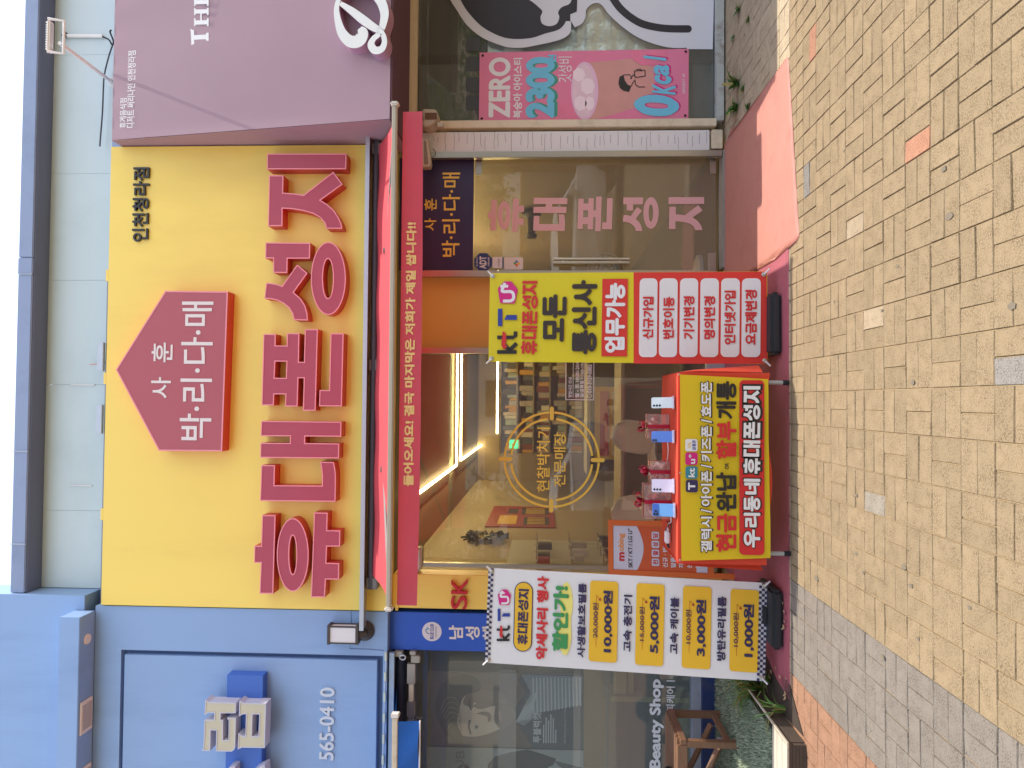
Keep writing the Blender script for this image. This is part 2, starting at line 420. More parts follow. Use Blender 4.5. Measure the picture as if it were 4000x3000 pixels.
q = MB(); q.face([(-120, -120, -.007), (120, -120, -.007), (120, 160, -.007), (-120, 160, -.007)], SAND)
tag(q.build('ground'), kind='structure')
q = MB()                                      # dark chewing-gum marks trodden into the paving
for px, r in (((3685, 660), .020), ((3706, 845), .026), ((3258, 1178), .010), ((3272, 1396), .013), ((3444, 1212), .011), ((3506, 1040), .014),
              ((3565, 1493), .017), ((3952, 1195), .022), ((3368, 1612), .008), ((3344, 1935), .014), ((3296, 590), .010), ((3188, 2258), .030), ((3343, 2162), .014),
              ((3370, 2238), .015), ((3530, 2215), .02), ((3585, 2495), .012), ((3446, 2568), .022), ((3785, 2372), .013), ((3590, 2570), .01), ((3556, 2288), .018)):
    g = G(*px, .0035); n = 11; a0 = random.random()*6
    q.face([(g.x+r*.8*random.uniform(.75, 1.1)*math.cos(a0+k*2*math.pi/n)*.8, g.y+r*random.uniform(.75, 1.15)*math.sin(a0+k*2*math.pi/n), .0035) for k in range(n)])
tag(q.build('pavement_stain', mat('gum_stain', '#6a6050', .9, .2, 30)), kind='structure')

# mats
MATR = mat('red_vinyl_mat', '#a85560', .6, .12, 3, bump=.5, bscale=300, dirt='#6a3a38', dscale=3, damt=.5, k=.85)
MATL = mat('pink_ribbed_mat', '#b47868', .65, .10, 3, dirt='#8a4a44', dscale=2.5, damt=.4, k=.85)
def mat_sheet(name, poly, z, m, rib, pitch, label):
    """sheet with real ribs: clipped grid rows following the outline"""
    xs = [p[0] for p in poly]; x0, x1 = min(xs), max(xs); N = int((x1-x0)/.02)
    def span(x):
        ys = []
        for i in range(len(poly)):
            (ax, ay), (bx, by) = poly[i], poly[(i+1) % len(poly)]
            if (ax <= x < bx) or (bx <= x < ax): ys.append(ay+(by-ay)*(x-ax)/(bx-ax))
        return (min(ys), max(ys)) if len(ys) >= 2 else None
    cols = []
    for k in range(N+1):
        x = x0+1e-4+(x1-x0-2e-4)*k/N; s = span(x)
        if s: cols.append((x, s))
    V = []; Fc = []; NR = int(1.9/(pitch/4))
    ylo = min(p[1] for p in poly); yhi = max(p[1] for p in poly)
    for x, (a, b) in cols:
        for r in range(NR+1):
            y = a+(b-a)*r/NR
            yy = y+.006*math.sin(x*9)
            V.append((x, y, (z+rib*(.5+.5*math.sin(2*math.pi*yy/pitch))+.002*math.sin(x*3+y*5)) if 0 < r < NR else .0015))
    for c in range(len(cols)-1):
        for r in range(NR): i = c*(NR+1)+r; Fc.append((i, i+NR+1, i+NR+2, i+1))
    me = bpy.data.meshes.new(name); me.from_pydata(V, [], Fc); me.materials.append(m)
    me.polygons.foreach_set('use_smooth', [True]*len(me.polygons))
    return tag(link(name, me), label, 'floor mat')
mat_sheet('floor_mat', [(-1.90, 4.655), (2.2, 4.668), (2.2, 6.28), (-1.45, 6.28), (-1.46, 5.97), (-1.86, 4.9)], .006, MATR, .0025, .03,
          'worn dark red mat running under the banners and the red table')
mat_sheet('floor_mat', [(1.03, 4.47), (2.291, 4.665), (2.23, 5.21), (2.24, 5.57), (2.335, 6.05), (2.262, 6.29), (.99, 6.28), (.985, 4.9)], .010, MATL, .0055, .036,
          'pinkish ribbed mat laid slightly crooked before the glass door')

# turf deck on the left
TURF = mat('turf_base', '#6a7458', .95, .3, 60, bump=.6, bscale=400, k=.6)
q = MB(); q.box((-9, 4.66, -.02), (-2.115, 6.2, .10), TURF); q.box((-2.115, 5.3, -.02), (-1.9, 6.2, .094), TURF)
tag(q.build('turf_deck'), kind='structure')
def blades(name, x0, x1, y0, y1, z, n, h, m, kind='stuff', inside=None, seed=3):
    rnd = random.Random(seed); V = []; Fc = []
    while n:
        x, y = rnd.uniform(x0, x1), rnd.uniform(y0, y1)
        if inside and not inside(x, y): continue
        n -= 1; a = rnd.uniform(0, 6.28); hh = h*rnd.uniform(.6, 1.2); l = rnd.uniform(.2, .8)*hh; wd = hh*.16
        b = len(V); dx, dy = math.cos(a), math.sin(a)
        V += [(x-dy*wd, y+dx*wd, z), (x+dy*wd, y-dx*wd, z), (x+dx*l, y+dy*l, z+hh)]; Fc.append((b, b+1, b+2))
    me = bpy.data.meshes.new(name); me.from_pydata(V, [], Fc); me.materials.append(m)
    return tag(link(name, me), kind=kind)
blades('turf_grass', -3.6, -2.12, 4.70, 6.18, .098, 26000, .022, mat('turf_fibre', '#a0ac90', .8, .25, 20, k=.85))
# soil wedge between the deck and the mat
q = MB(); q.prism([(-2.02, 4.42, .006), (-1.80, 4.66, .006), (-1.72, 5.4, .006), (-2.1, 5.5, .006)], [(-2.02, 4.42, -.02), (-1.80, 4.66, -.02), (-1.72, 5.4, -.02), (-2.1, 5.5, -.02)])
tag(q.build('soil', mat('dark_soil', '#4a3c30', .95, .3, 30, bump=.8, bscale=120, k=.6)), kind='structure')

# timber edging of the deck
WOODG = mat('dark_board_timber', '#6a5a4c', .8, .2, 14, bump=.4, bscale=60, stretch=(1, 1, 6), k=.55)  # darker tone for the front and side boards
WOODL = mat('pale_top_timber', '#cfc2ac', .7, .12, 10, bump=.25, bscale=50, dirt='#8a7a66', dscale=5, damt=.5, k=.75)  # paler tone for the top boards and edge strip
pl_ = thing('timber_edging', (-2.05, 4.36, 0), 'low timber edging with pale top boards around the green turf', 'edging')
q = MB()
for k in range(5): q.box((-8, 4.375, .002+k*.0205), (-2.055, 4.40, .0205+k*.0205), WOODG)
q.build('front_board', WOODG, pl_)
q = MB()
for k in range(5): q.box((-2.075, 4.402, .002+k*.0205), (-2.05, 5.52, .0205+k*.0205), WOODG)
q.build('side_board', WOODG, pl_)
q = MB()
for k in range(3): q.box((-8, 4.37+k*.094, .105), (-2.06, 4.458+k*.094, .117), WOODL)
q.build('top_board', WOODL, pl_)
q = MB(); q.box((-2.055, 4.37, .1055), (-2.042, 5.52, .1165), WOODL); q.build('edge_strip', WOODL, pl_)
q = MB(); q.box((-2.115, 4.404, 0), (-2.077, 4.44, .10), WOODG); q.build('corner_post', WOODG, pl_)

# ================================================================== building shell
sh = thing('shop_building', (0, 6.4, 0), 'low shop building with grey blue fascia and frosted panels above the signs', 'building')
q = MB()
zt = 6.16
for i, (a, b) in enumerate(((-1.73, -1.03), (-1.028, .12), (.122, 1.08), (1.082, 2.07), (2.072, 3.18), (3.182, 4.6))):
    p = MB(); p.box((a, 6.30, 5.30), (b, 6.34, zt), FROST); p.build('wall_panel', FROST, sh)
q = MB()
q.box((-1.73, 6.10, 6.17), (1.10, 6.36, 6.30), FASC); q.box((1.104, 6.10, 6.17), (1.25, 6.36, 6.305), FASC); q.box((1.254, 6.10, 6.17), (6, 6.36, 6.30), FASC)
q.build('fascia', FASC, sh, bevel=.006)
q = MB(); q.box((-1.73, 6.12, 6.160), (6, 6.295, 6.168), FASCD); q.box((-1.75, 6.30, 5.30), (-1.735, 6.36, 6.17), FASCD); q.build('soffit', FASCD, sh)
for x in (1.102, -.48, -1.3):
    q = MB(); q.box((x-.004, 6.092, 6.165), (x+.004, 6.10, 6.306), ALU); q.build('seam_strip', ALU, sh)
q = MB(); q.box((-1.85, 6.20, 5.30), (1.104, 6.29, 5.545), GREYM); q.box((1.108, 6.205, 5.30), (6, 6.29, 5.53), FASC); q.build('flashing', GREYM, sh, bevel=.004)
for x in (.37, -.19):
    q = MB(); q.box((x-.13, 6.17, 5.545), (x+.13, 6.20, 5.60), ALU); q.build('bracket', ALU, sh, bevel=.004)
for x in (-.8, .118):
    q = MB(); q.box((x-.005, 6.29, 5.70), (x+.005, 6.299, 5.92), WHITE); q.build('sealant_joint', WHITE, sh)
# shell behind: roof, outer walls, floor, inside walls
INW = mat('inside_beige_wall', '#c8b494', .7, .04, 3, k=.72)
INC = mat('inside_ceiling', '#a89c86', .8, .05, 3, k=.65)
INF = mat('inside_floor', '#8a7a64', .5, .1, 5, k=.6)
ROOF = mat('roof_cladding', '#8a8f98', .7, .05, k=.6)
q = MB(); q.box((-9, 6.36, 6.0), (9, 17, 6.14), ROOF); q.build('roof', ROOF, sh)
q = MB(); q.box((-9, 16.8, 0), (9, 17, 6.0)); q.box((-9, 6.4, 0), (-8.8, 16.8, 6)); q.box((8.8, 6.4, 0), (9, 16.8, 6)); q.build('outer_wall', ROOF, sh)
q = MB(); q.box((-9, 6.42, 3.15), (9, 6.52, 5.99)); q.build('upper_wall', ROOF, sh)
q = MB(); q.box((-1.68, 6.40, -.01), (2.42, 15, .035)); q.build('shop_floor', INF, sh)
q = MB(); q.box((-1.75, 6.40, .035), (-1.66, 15, 3.1)); q.box((2.36, 6.40, .035), (2.46, 15, 3.1)); q.box((-1.66, 14.9, .035), (2.36, 15, 3.1)); q.build('shop_wall', INW, sh)
q = MB(); q.box((-1.66, 6.42, 2.95), (2.36, 14.9, 3.1)); q.build('shop_ceiling', INC, sh)
COF = mat('recess_shade_colour', '#4c4642', .8, .3, 1.5, k=.7)  # flat dark panels, the shade of an open ceiling put into their colour
q = MB(); q.box((-1.15, 6.95, 2.935), (2.1, 10.15, 2.949)); q.build('recess_shade_panel', COF, sh)
q = MB(); q.box((-1.15, 10.95, 2.935), (2.1, 14.5, 2.949)); q.build('recess_shade_panel', COF, sh)
# neighbours' rooms
INL = mat('barber_grey_wall', '#6a7470', .8, .1, 1.2, k=.5)
q = MB(); q.box((-8.8, 6.5, .05), (-1.76, 6.51, .10)); q.box((-8.7, 9.0, .1), (-1.8, 9.1, 3.1)); q.box((-1.80, 6.5, .1), (-1.76, 9, 3.1)); q.build('salon_wall', INL, sh)
q = MB(); q.box((-8.7, 6.4, .0), (-1.8, 9, .1)); q.build('salon_floor', mat('salon_floor', '#7a7868', .5, .1, 3, k=.5), sh)
q = MB(); q.box((2.47, 8.2, .1), (8.7, 8.3, 3.1)); q.build('cafe_wall', mat('cafe_grey_wall', '#5a5f60', .8, .15, 1.5, k=.45), sh)

# ================================================================== phone shop front
fr = thing('storefront', (.35, 6.33, 0), 'phone shop glazing with steel mullions and an amber panel behind the yellow banner', 'shop front')
q = MB()
pbox(W_FR, (1600, 2800, 1081, 1056), 0, .05, q, STEEL); q.build('mullion', STEEL, fr, bevel=.003)
q = MB(); pbox(W_FR, (1600, 2800, 1383, 1359), 0, .05, q, STEEL); q.build('mullion', STEEL, fr, bevel=.003)
q = MB(); pbox(W_FR, (1600, 2800, 2224, 2208), 0, .05, q, STEEL); q.build('mullion', STEEL, fr, bevel=.003)
q = MB(); pbox(W_FR, (1600, 2822, 613, 590), 0, .06, q, STEEL); q.build('door_jamb', STEEL, fr, bevel=.003)
AMB = mat('amber_partition', '#dcbc64', .5, .05, 2, k=.9)
pb('amber_panel', W_GL, (1600, 2775, 1360, 1080), .0, .02, AMB, fr)
q = MB(); pbox(W_GL, (1600, 2762, 2208, 1383), -.005, .01, q, DKGLASS); q.build('window_pane', DKGLASS, fr)
q = MB(); pbox(W_FR, (2762, 2838, 2208, 1081), -.06, .09, q, ALU); q.build('window_sill', ALU, fr, bevel=.004)
q = MB(); q.box((1.19, 6.24, -.005), (2.23, 6.40, .03), mat('concrete_step', '#b0aa9c', .8, .1, 8, dirt='#6a645a', dscale=6, k=.6)); q.build('threshold', None, fr, bevel=.004)
# vinyl lettering stuck on the window
GOLD = mat('gold_vinyl', '#f2d458', .45, .03, k=.95)
q = MB()
ca, cb, W_, H_ = boxab(W_GL, (1967, 2343, 1984, 1607), .007)
rr = W_/2
def ring(a0, a1, r0, r1, n=24):
    P = [(ca+r1*math.cos(R(a0+(a1-a0)*k/n)), cb+r1*math.sin(R(a0+(a1-a0)*k/n))) for k in range(n+1)]
    return P+[(ca+r0*math.cos(R(a0+(a1-a0)*k/n)), cb+r0*math.sin(R(a0+(a1-a0)*k/n))) for k in range(n, -1, -1)]
for k in range(4):
    flat(q, W_GL, [ring(90*k+3, 90*k+87, rr*.955, rr)], .007, GOLD)
    flat(q, W_GL, [ring(90*k+6, 90*k+84, rr*.82, rr*.865)], .007, GOLD)
    dx, dy = math.cos(R(90*k)), math.sin(R(90*k))
    flat(q, W_GL, [rrect(ca+dx*rr*.955, cb+dy*rr*.955, rr*(.29 if dx*dx > .5 else .085), rr*(.085 if dx*dx > .5 else .29), rr*.042)], .0075, GOLD)
q.build('target_decal', GOLD, fr, 'gold double ring target sticker around two lines of lettering')
text('lettering', '현찰박치기', W_GL, (2097, 2148, 1922, 1670), GOLD, fr, .007, weight=1)
text('lettering', '전문매장', W_GL, (2163, 2210, 1902, 1690), GOLD, fr, .007, weight=1)
q = MB()
for bx in ((2209, 2212, 1563, 1395), (2318, 2321, 1563, 1395), (2209, 2321, 1563, 1560), (2238, 2240, 1553, 1405), (2284, 2286, 1553, 1405)):
    pbox(W_GL, bx, .006, .001, q, WHITE)
text('', '영업시간 안내', W_GL, (2220, 2234, 1553, 1474), WHITE, None, .007, weight=2, mb=q)
text('', '월 - 토 10:00-20:00', W_GL, (2246, 2263, 1553, 1400), WHITE, None, .007, weight=2, mb=q)
text('', '일/공휴일 11:00-19:00', W_GL, (2266, 2281, 1553, 1400), WHITE, None, .007, weight=2, mb=q)
text('', '010-3129-5882', W_GL, (2294, 2312, 1535, 1424), WHITE, None, .007, weight=2, mb=q)
flat(q, W_GL, [rr_px(W_GL, (2294, 2312, 1553, 1539), .007, .02), rr_px(W_GL, (2296, 2310, 1551, 1541), .007, .018)], .007, WHITE)
q.build('opening_hours', WHITE, fr, 'white outlined box of opening hours on the glass')

# ---- traced block letters (front outlines, in zoomed pixels)
LET = {}
def ell(cx, cy, rx, ry, n=44): return [(cx+rx*math.cos(2*math.pi*k/n), cy+ry*math.sin(2*math.pi*k/n)) for k in range(n)]
LET['휴'] = (960, 1960, [[[(255, 205), (462, 208), (425, 1418), (215, 1418), (235, 943), (130, 943), (137, 678), (240, 680)]], [ell(727, 818, 246, 566), ell(728, 817, 55, 298)],
    [[(1057, 165), (1265, 168), (1258, 437), (1460, 443), (1455, 690), (1255, 690), (1245, 940), (1443, 948), (1440, 1198), (1238, 1198), (1222, 1473), (1007, 1473)]]])
LET['대'] = (960, 1580, [[[(242, 253), (1478, 267), (1473, 497), (920, 493), (917, 595), (1445, 602), (1440, 832), (225, 822), (230, 592), (683, 594), (685, 490), (230, 488)]],
    [[(243, 935), (452, 937), (445, 1245), (1178, 1252), (1180, 1090), (1168, 985), (1150, 885), (1358, 887), (1380, 985), (1392, 1100), (1390, 1300), (1385, 1500), (222, 1487)]]])
LET['폰'] = (980, 1240, [[[(197, 255), (385, 257), (382, 432), (556, 435), (560, 243), (750, 246), (742, 685), (822, 687), (836, 183), (1035, 183), (1000, 1440), (806, 1438), (820, 938), (735, 938), (722, 1375), (530, 1372), (537, 1187), (362, 1187), (355, 1357), (167, 1357)], [(378, 680), (552, 683), (545, 935), (368, 930)]],
    [[(1232, 245), (1432, 247), (1405, 1372), (1055, 1370), (1062, 1120), (1210, 1123)]]])
LET['성'] = (1000, 900, [[[(150, 187), (838, 193), (833, 435), (490, 437), (485, 657), (270, 655), (268, 432), (145, 432)]],
    [[(160, 810), (240, 815), (330, 832), (405, 858), (637, 528), (797, 660), (585, 957), (690, 1050), (760, 1160), (795, 1280), (803, 1390), (587, 1385), (565, 1290), (510, 1200), (420, 1125), (320, 1080), (220, 1058), (132, 1053), (145, 930)]],
    [ell(1118, 743, 269, 562), ell(1113, 744, 78, 304)]])
LET['지'] = (1000, 560, [[[(175, 160), (1398, 160), (1392, 400), (172, 402)]],
    [[(205, 495), (425, 497), (420, 762), (580, 775), (735, 797), (1195, 440), (1338, 633), (1000, 878), (1100, 940), (1200, 1030), (1280, 1150), (1318, 1240), (1332, 1320), (1088, 1317), (1060, 1230), (990, 1150), (880, 1085), (720, 1040), (560, 1015), (412, 1007), (410, 1278), (188, 1278)]]])
def inset(rg, d):
    n = len(rg); A = sum(rg[i][0]*rg[(i+1) % n][1]-rg[(i+1) % n][0]*rg[i][1] for i in range(n)); s = 1 if A > 0 else -1; out = []
    for i in range(n):
        p, a, b = rg[i], rg[i-1], rg[(i+1) % n]
        def nm(u, v):
            x, y = v[0]-u[0], v[1]-u[1]; l = math.hypot(x, y) or 1; return (-y/l*s, x/l*s)
        n1, n2 = nm(a, p), nm(p, b); k = 1+n1[0]*n2[0]+n1[1]*n2[1]; k = max(k, .35)
        out.append((p[0]+(n1[0]+n2[0])/k*d, p[1]+(n1[1]+n2[1])/k*d))
    return out
def letter3d(name, shapes, pl, off, depth, face, side, trim, parent, tw=.009, sc_=420/1659):
    ox, oy, groups = shapes; q = MB()
    for gp in groups:
        rings = [[pl.ab(ox+x*sc_, oy+y*sc_, off+depth) for x, y in rg] for rg in gp]
        flat(q, pl, rings, off, face, depth, side)
        for k, rg in enumerate(rings):
            ins = inset(rg, tw if k == 0 else -tw); n = len(rg); h = off+depth+.004
            outer = [pl.at(a, b, h) for a, b in rg]; inn = [pl.at(a, b, h) for a, b in ins]; low = [pl.at(a, b, off+depth) for a, b in ins]; lo2 = [pl.at(a, b, off+depth) for a, b in rg]
            q.raw(outer+inn+low+lo2, [(i, (i+1) % n, n+(i+1) % n, n+i) for i in range(n)]+[(n+i, n+(i+1) % n, 2*n+(i+1) % n, 2*n+i) for i in range(n)]+[(i, 3*n+i, 3*n+(i+1) % n, (i+1) % n) for i in range(n)], trim)
    return q.build(name, face, parent)
def letter_flat(mb, ch, pl, box, off, m, grow=0.0, slant=0.0, rot=0.0, dz=0.0):
    """the same lettering printed flat inside a photographed box"""
    ox, oy, groups = LET[ch]; allp = [p for g in groups for rg in g for p in rg]
    x0, x1 = min(p[0] for p in allp), max(p[0] for p in allp); y0, y1 = min(p[1] for p in allp), max(p[1] for p in allp)
    ca, cb, W, Hh = boxab(pl, box, off); c, s = math.cos(rot), math.sin(rot)
    for gp in groups:
        rings = []
        for k, rg in enumerate(gp):
            r2 = []
            for x, y in rg:
                a = (.5-(y-y0)/(y1-y0))*W; b = (.5-(x-x0)/(x1-x0))*Hh; a += slant*b
                r2.append((ca+a*c-b*s, cb+a*s+b*c))
            if grow: r2 = inset(r2, -grow if k == 0 else grow)
            rings.append(r2)
        flat(mb, pl, rings, off+dz, m)
def word_flat(mb, pl, boxes, off, m, **k):
    for ch, bx in zip('휴대폰성지', boxes): letter_flat(mb, ch, pl, bx, off, m, **k)

# ---- glass door
dr = thing('glass_door', (1.72, 6.35, .03), 'frameless glass door with a steel pull handle and pink shop lettering', 'door')
q = MB(); pbox(W_GL, (1853, 2796, 1056, 615), -.006, .012, q, DKGLASS); q.build('glass_leaf', DKGLASS, dr)
q = MB()
for dy in (0, 14):
    c0, c1 = W_GL.pt(2161, 1012+dy, .06), W_GL.pt(2459, 1012+dy, .06); q.tube([c0, c1], .013, STEEL, 12)
for x in (2200, 2420):
    c0, c1 = W_GL.pt(x, 1018, .07), W_GL.pt(x, 1018, -.0); q.tube([c0, c1], .010, STEEL, 10)
q.build('handle', STEEL, dr, smooth=True)
for bx in ((1858, 1882, 683, 616), (2775, 2797, 677, 608), (2768, 2797, 1056, 988)):
    pb('patch_fitting', W_GL, bx, .006, .022, STEEL, dr, bevel=.004)
PINKV = mat('faded_pink_vinyl', '#dca8a4', .6, .06, 3, k=.92)
for ch, bx in zip('휴대폰성지', ((1906, 2047, 906, 776), (2083, 2216, 902, 772), (2256, 2393, 903, 768), (2433, 2573, 903, 770), (2611, 2751, 899, 770))):
    q = MB(); letter_flat(q, ch, W_GL, bx, .0085, PINKV); q.build('lettering', PINKV, dr)
SECB = mat('security_blue', '#26407c', .5, .03, k=.9)
q = MB(); ca, cb, W_, H_ = boxab(W_GL, (1852, 1923, 1059, 988), .009)
flat(q, W_GL, [[(ca+W_/2*1.05*math.cos(R(22.5+45*k)), cb+W_/2*1.05*math.sin(R(22.5+45*k))) for k in range(8)]], .0085, SECB)
text('', 'ADT', W_GL, (1873, 1900, 1050, 1001), WHITE, None, .0095, weight=3, mb=q)
text('', '캡스경비구역', W_GL, (1860, 1867, 1040, 1005), WHITE, None, .0095, mb=q)
text('', '1588-6400', W_GL, (1905, 1912, 1040, 1005), WHITE, None, .0095, mb=q)
q.build('security_sticker', SECB, dr, 'blue octagonal security sticker')
q = MB(); flat(q, W_GL, [rr_px(W_GL, (1924, 1967, 1047, 1004), .0085, .006)], .0085, WHITE); pbox(W_GL, (1962, 1967, 1047, 1004), .0085, .001, q, SECB)
text('', 'CCTV 설치안내', W_GL, (1945, 1952, 1040, 1012), NAVY, None, .0095, mb=q); q.build('sticker', WHITE, dr, 'small white camera notice sticker')
q = MB(); flat(q, W_GL, [rr_px(W_GL, (1970, 2043, 1053, 1006), .0085, .012)], .0085, mat('cream_sticker', '#e8dcd4', .5, .02, k=.9))
for k, cc in enumerate(('#e8b020', '#e05a28', '#5aa03a', '#4080c0')):
    cx, cy = 2018+7*math.cos(1.57*k), 1029+7*math.sin(1.57*k); a, b = W_GL.ab(cx, cy, .0095); flat(q, W_GL, [ellipse(a, b, .012, .012, 12)], .0095, mat('dot%d' % k, cc, .5))
q.build('sticker', WHITE, dr, 'cream rounded notice sticker with a coloured flower mark')
# navy header over the door
hd = thing('header_sign', (1.72, 6.35, 2.25), 'navy sign over the glass door with yellow Korean lettering', 'sign')
NAVYS = mat('navy_sign_panel', '#342c58', .45, .05, 3, k=.85)
pb('panel', W_GL, (1560, 1849, 1056, 616), -.005, .025, NAVYS, hd)
for s, bx in (('사', (1658, 1704, 901, 853)), ('훈', (1657, 1706, 822, 776))): text('lettering', s, W_GL, bx, GOLD, hd, .021)
text('lettering', '박·리·다·매', W_GL, (1727, 1796, 1003, 674), GOLD, hd, .021, weight=1)
# ================================================================== big yellow shop sign
sg = thing('shop_sign', (.2, 6.1, 3.1), 'big yellow shop sign with raised red block letters and a red house emblem', 'sign')
ps = W_SIGN
q = MB(); q.box((-1.806, 6.05, 2.90), (2.228, 6.20, 5.44), YEL); q.build('panel', YEL, sg, bevel=.004)
for px in ((437, 2010), (452, 1075), (430, 1478)):
    q = MB(); p = ps.pt(*px, 0); q.box((p.x-.05, 6.052, 5.4405), (p.x+.05, 6.10, 5.462), YEL); q.build('mounting_tab', YEL, sg)
for ch in '휴대폰성지':
    for gp in LET[ch][2]:
        letter3d('raised_letter', (LET[ch][0], LET[ch][1], [gp]), ps, 0, .125, RED, REDS, TRIM, sg)
hp = [(453, 1444), (646, 1136), (891, 1139), (868, 1763), (621, 1761)]
q = MB(); rg = pxring(ps, hp, .13); flat(q, ps, [rg], 0, mat('red_emblem_face', '#b6585e', .33, .08, 1.2, k=.9), .13, REDS)
ins = inset(rg, .012); o1 = [ps.at(a, b, .133) for a, b in rg]; i1 = [ps.at(a, b, .133) for a, b in ins]
q.raw(o1+i1, [(i, (i+1) % 5, 5+(i+1) % 5, 5+i) for i in range(5)], TRIM)
em = q.build('house_emblem', RED, sg)
for s, bx, w_ in (('사', (590, 667, 1556, 1473), 1), ('훈', (592, 674, 1415, 1338), 1), ('박·리·다·매', (706, 829, 1720, 1178), 1)):
    text('lettering', s, ps, bx, SIGNW, em, .131, .004, w_)
text('branch_lettering', '인천청라점', ps, (517, 580, 943, 653), mat('black_letter', '#2a2622', .4, .03, k=.8), sg, .0, .02, 2)

# SK pillar sign
sk = thing('pillar_sign', (-1.63, 6.2, .3), 'narrow yellow pillar sign with raised red letters beside the blue sign', 'sign')
pk = W_SK
q = MB(); q.box((-1.812, 6.17, .05), (-1.518, 6.36, 2.898), YEL); q.build('panel', YEL, sk, bevel=.004)
for s, bx in (('S', (1761, 1824, 2380, 2330)), ('K', (1762, 1826, 2321, 2262))):
    text('raised_letter', s, pk, bx, mat('sk_red', '#cc2030', .4, .03, k=.9), sk, .0, .035, 1)
q = MB(); p = pk.pt(1551, 2369, 0); q.box((p.x-.03, 6.155, p.z-.012), (p.x+.03, 6.17, p.z+.012), YEL); q.build('hinge', YEL, sk)

# ================================================================== red awning
aw = thing('awning', (.35, 6.0, 2.95), 'red folding awning with cream lettering on its valance under the yellow sign', 'awning')
AWN = mat('red_awning_canvas', '#ee6a72', .75, .04, 3, bump=.1, bscale=250, trans=.58, k=.98)
q = MB(); NX, NY = 60, 10
A0, A1 = Vector((-1.49, 6.02, 3.045)), Vector((2.19, 6.02, 3.045)); B0, B1 = wall(4.86).pt(1519, 2363), wall(4.86).pt(1546, 424)
def awn(s, t, th=0):
    p = (A0.lerp(A1, s)).lerp(B0.lerp(B1, s), t); p.z += -.03*math.sin(math.pi*t)*(1+.3*math.sin(s*14)) + .006*math.sin(s*31+1)*(1-t) + th
    return p
V = [awn(i/NX, j/NY, h) for h in (0, .003) for i in range(NX+1) for j in range(NY+1)]; Fc = []; K = (NX+1)*(NY+1)
for b in (0, K):
    for i in range(NX):
        for j in range(NY): a = b+i*(NY+1)+j; Fc.append((a, a+1, a+NY+2, a+NY+1))
q.raw(V, Fc, AWN); q.build('canopy', AWN, aw, smooth=True)
pv = Plane((0, 4.83, 0), (1, .001, 0), (0, .02, 1))
q = MB(); NX = 90; NZ = 8
tl, tr = pv.ab(1549, 2363), pv.ab(1574, 437); bl, br = pv.ab(1620, 2365), pv.ab(1656, 434)
def vwave(a, b): return .012*math.sin(a*3.1+.6)*min(1, max(0, (tl[1]-b)/.2)) + .006*math.sin(a*11)*min(1, max(0, (tl[1]-b)/.2))
V = []; Fc = []
for i in range(NX+1):
    s = i/NX
    for j in range(NZ+1):
        t = j/NZ; a = tl[0]+(tr[0]-tl[0])*s; b = tl[1]-.003-(tl[1]-(bl[1]+br[1])/2)*t - .012*math.sin(s*3.14)*t; V.append(pv.at(a, b, vwave(a, b)))
for i in range(NX):
    for j in range(NZ): a = i*(NZ+1)+j; Fc.append((a, a+NZ+1, a+NZ+2, a+1))
VAL = mat('red_valance_canvas', '#e8687a', .75, .05, 3, bump=.1, bscale=250, trans=.5, k=.95)
q.raw(V, Fc, VAL); va = q.build('valance', VAL, aw, smooth=True)
text('lettering', '들어오세요! 결국 마지막은 저희가 제일 쌉니다!!', pv, (1581, 1621, 1900, 868), mat('cream_awning_print', '#ecc27a', .7, .03, k=.95), va, .004, weight=3, wave=vwave, space=1.0)
q = MB(); fz = (B0.z+B1.z)/2; q.box((B0.x-.005, 4.815, fz-.02), (B1.x+.005, 4.855, fz+.016), mat('front_bar_cream', '#cfc4ae', .45, .05, 6, k=.75)); q.build('front_bar', None, aw, bevel=.008)
for x in (B0.x-.018, B1.x+.018):
    q = MB(); q.box((x-.014, 4.80, fz-.032), (x+.014, 4.87, fz+.026)); q.build('end_cap', mat('cap_white', '#e6dfd2', .4, .03, k=.85), aw, bevel=.01)
q = MB(); q.tube([(-1.6, 5.985, 3.045), (2.24, 5.985, 3.045)], .035, mat('roller_dark', '#4c4a50', .4, .05, k=.8), 16); q.build('roller_tube', None, aw, smooth=True)
q = MB(); q.box((-1.93, 5.90, 3.098), (2.35, 6.048, 3.118), ALU); q.box((-1.93, 5.897, 3.085), (2.35, 5.905, 3.121), ALU); q.build('hood', ALU, aw)
DKM = mat('awning_dark_metal', '#8a8680', .45, .05, k=.7)
for x in (-1.55, .3, 2.16):
    q = MB(); q.box((x-.05, 5.955, 2.985), (x+.05, 6.05, 3.085)); q.build('bracket', DKM, aw, bevel=.006)
for x0_, xm, x1_ in ((-1.45, -.55, -1.40), (2.08, 1.2, 2.05)):
    q = MB(); q.tube([(x0_, 5.98, 2.97), (xm, 5.60, 2.86)], .018, DKM, 8); q.tube([(xm, 5.60, 2.86), (x1_, 4.88, fz)], .015, DKM, 8); q.tube([(xm, 5.60, 2.835), (xm, 5.60, 2.885)], .028, DKM, 10); q.build('folding_arm', DKM, aw, smooth=True)

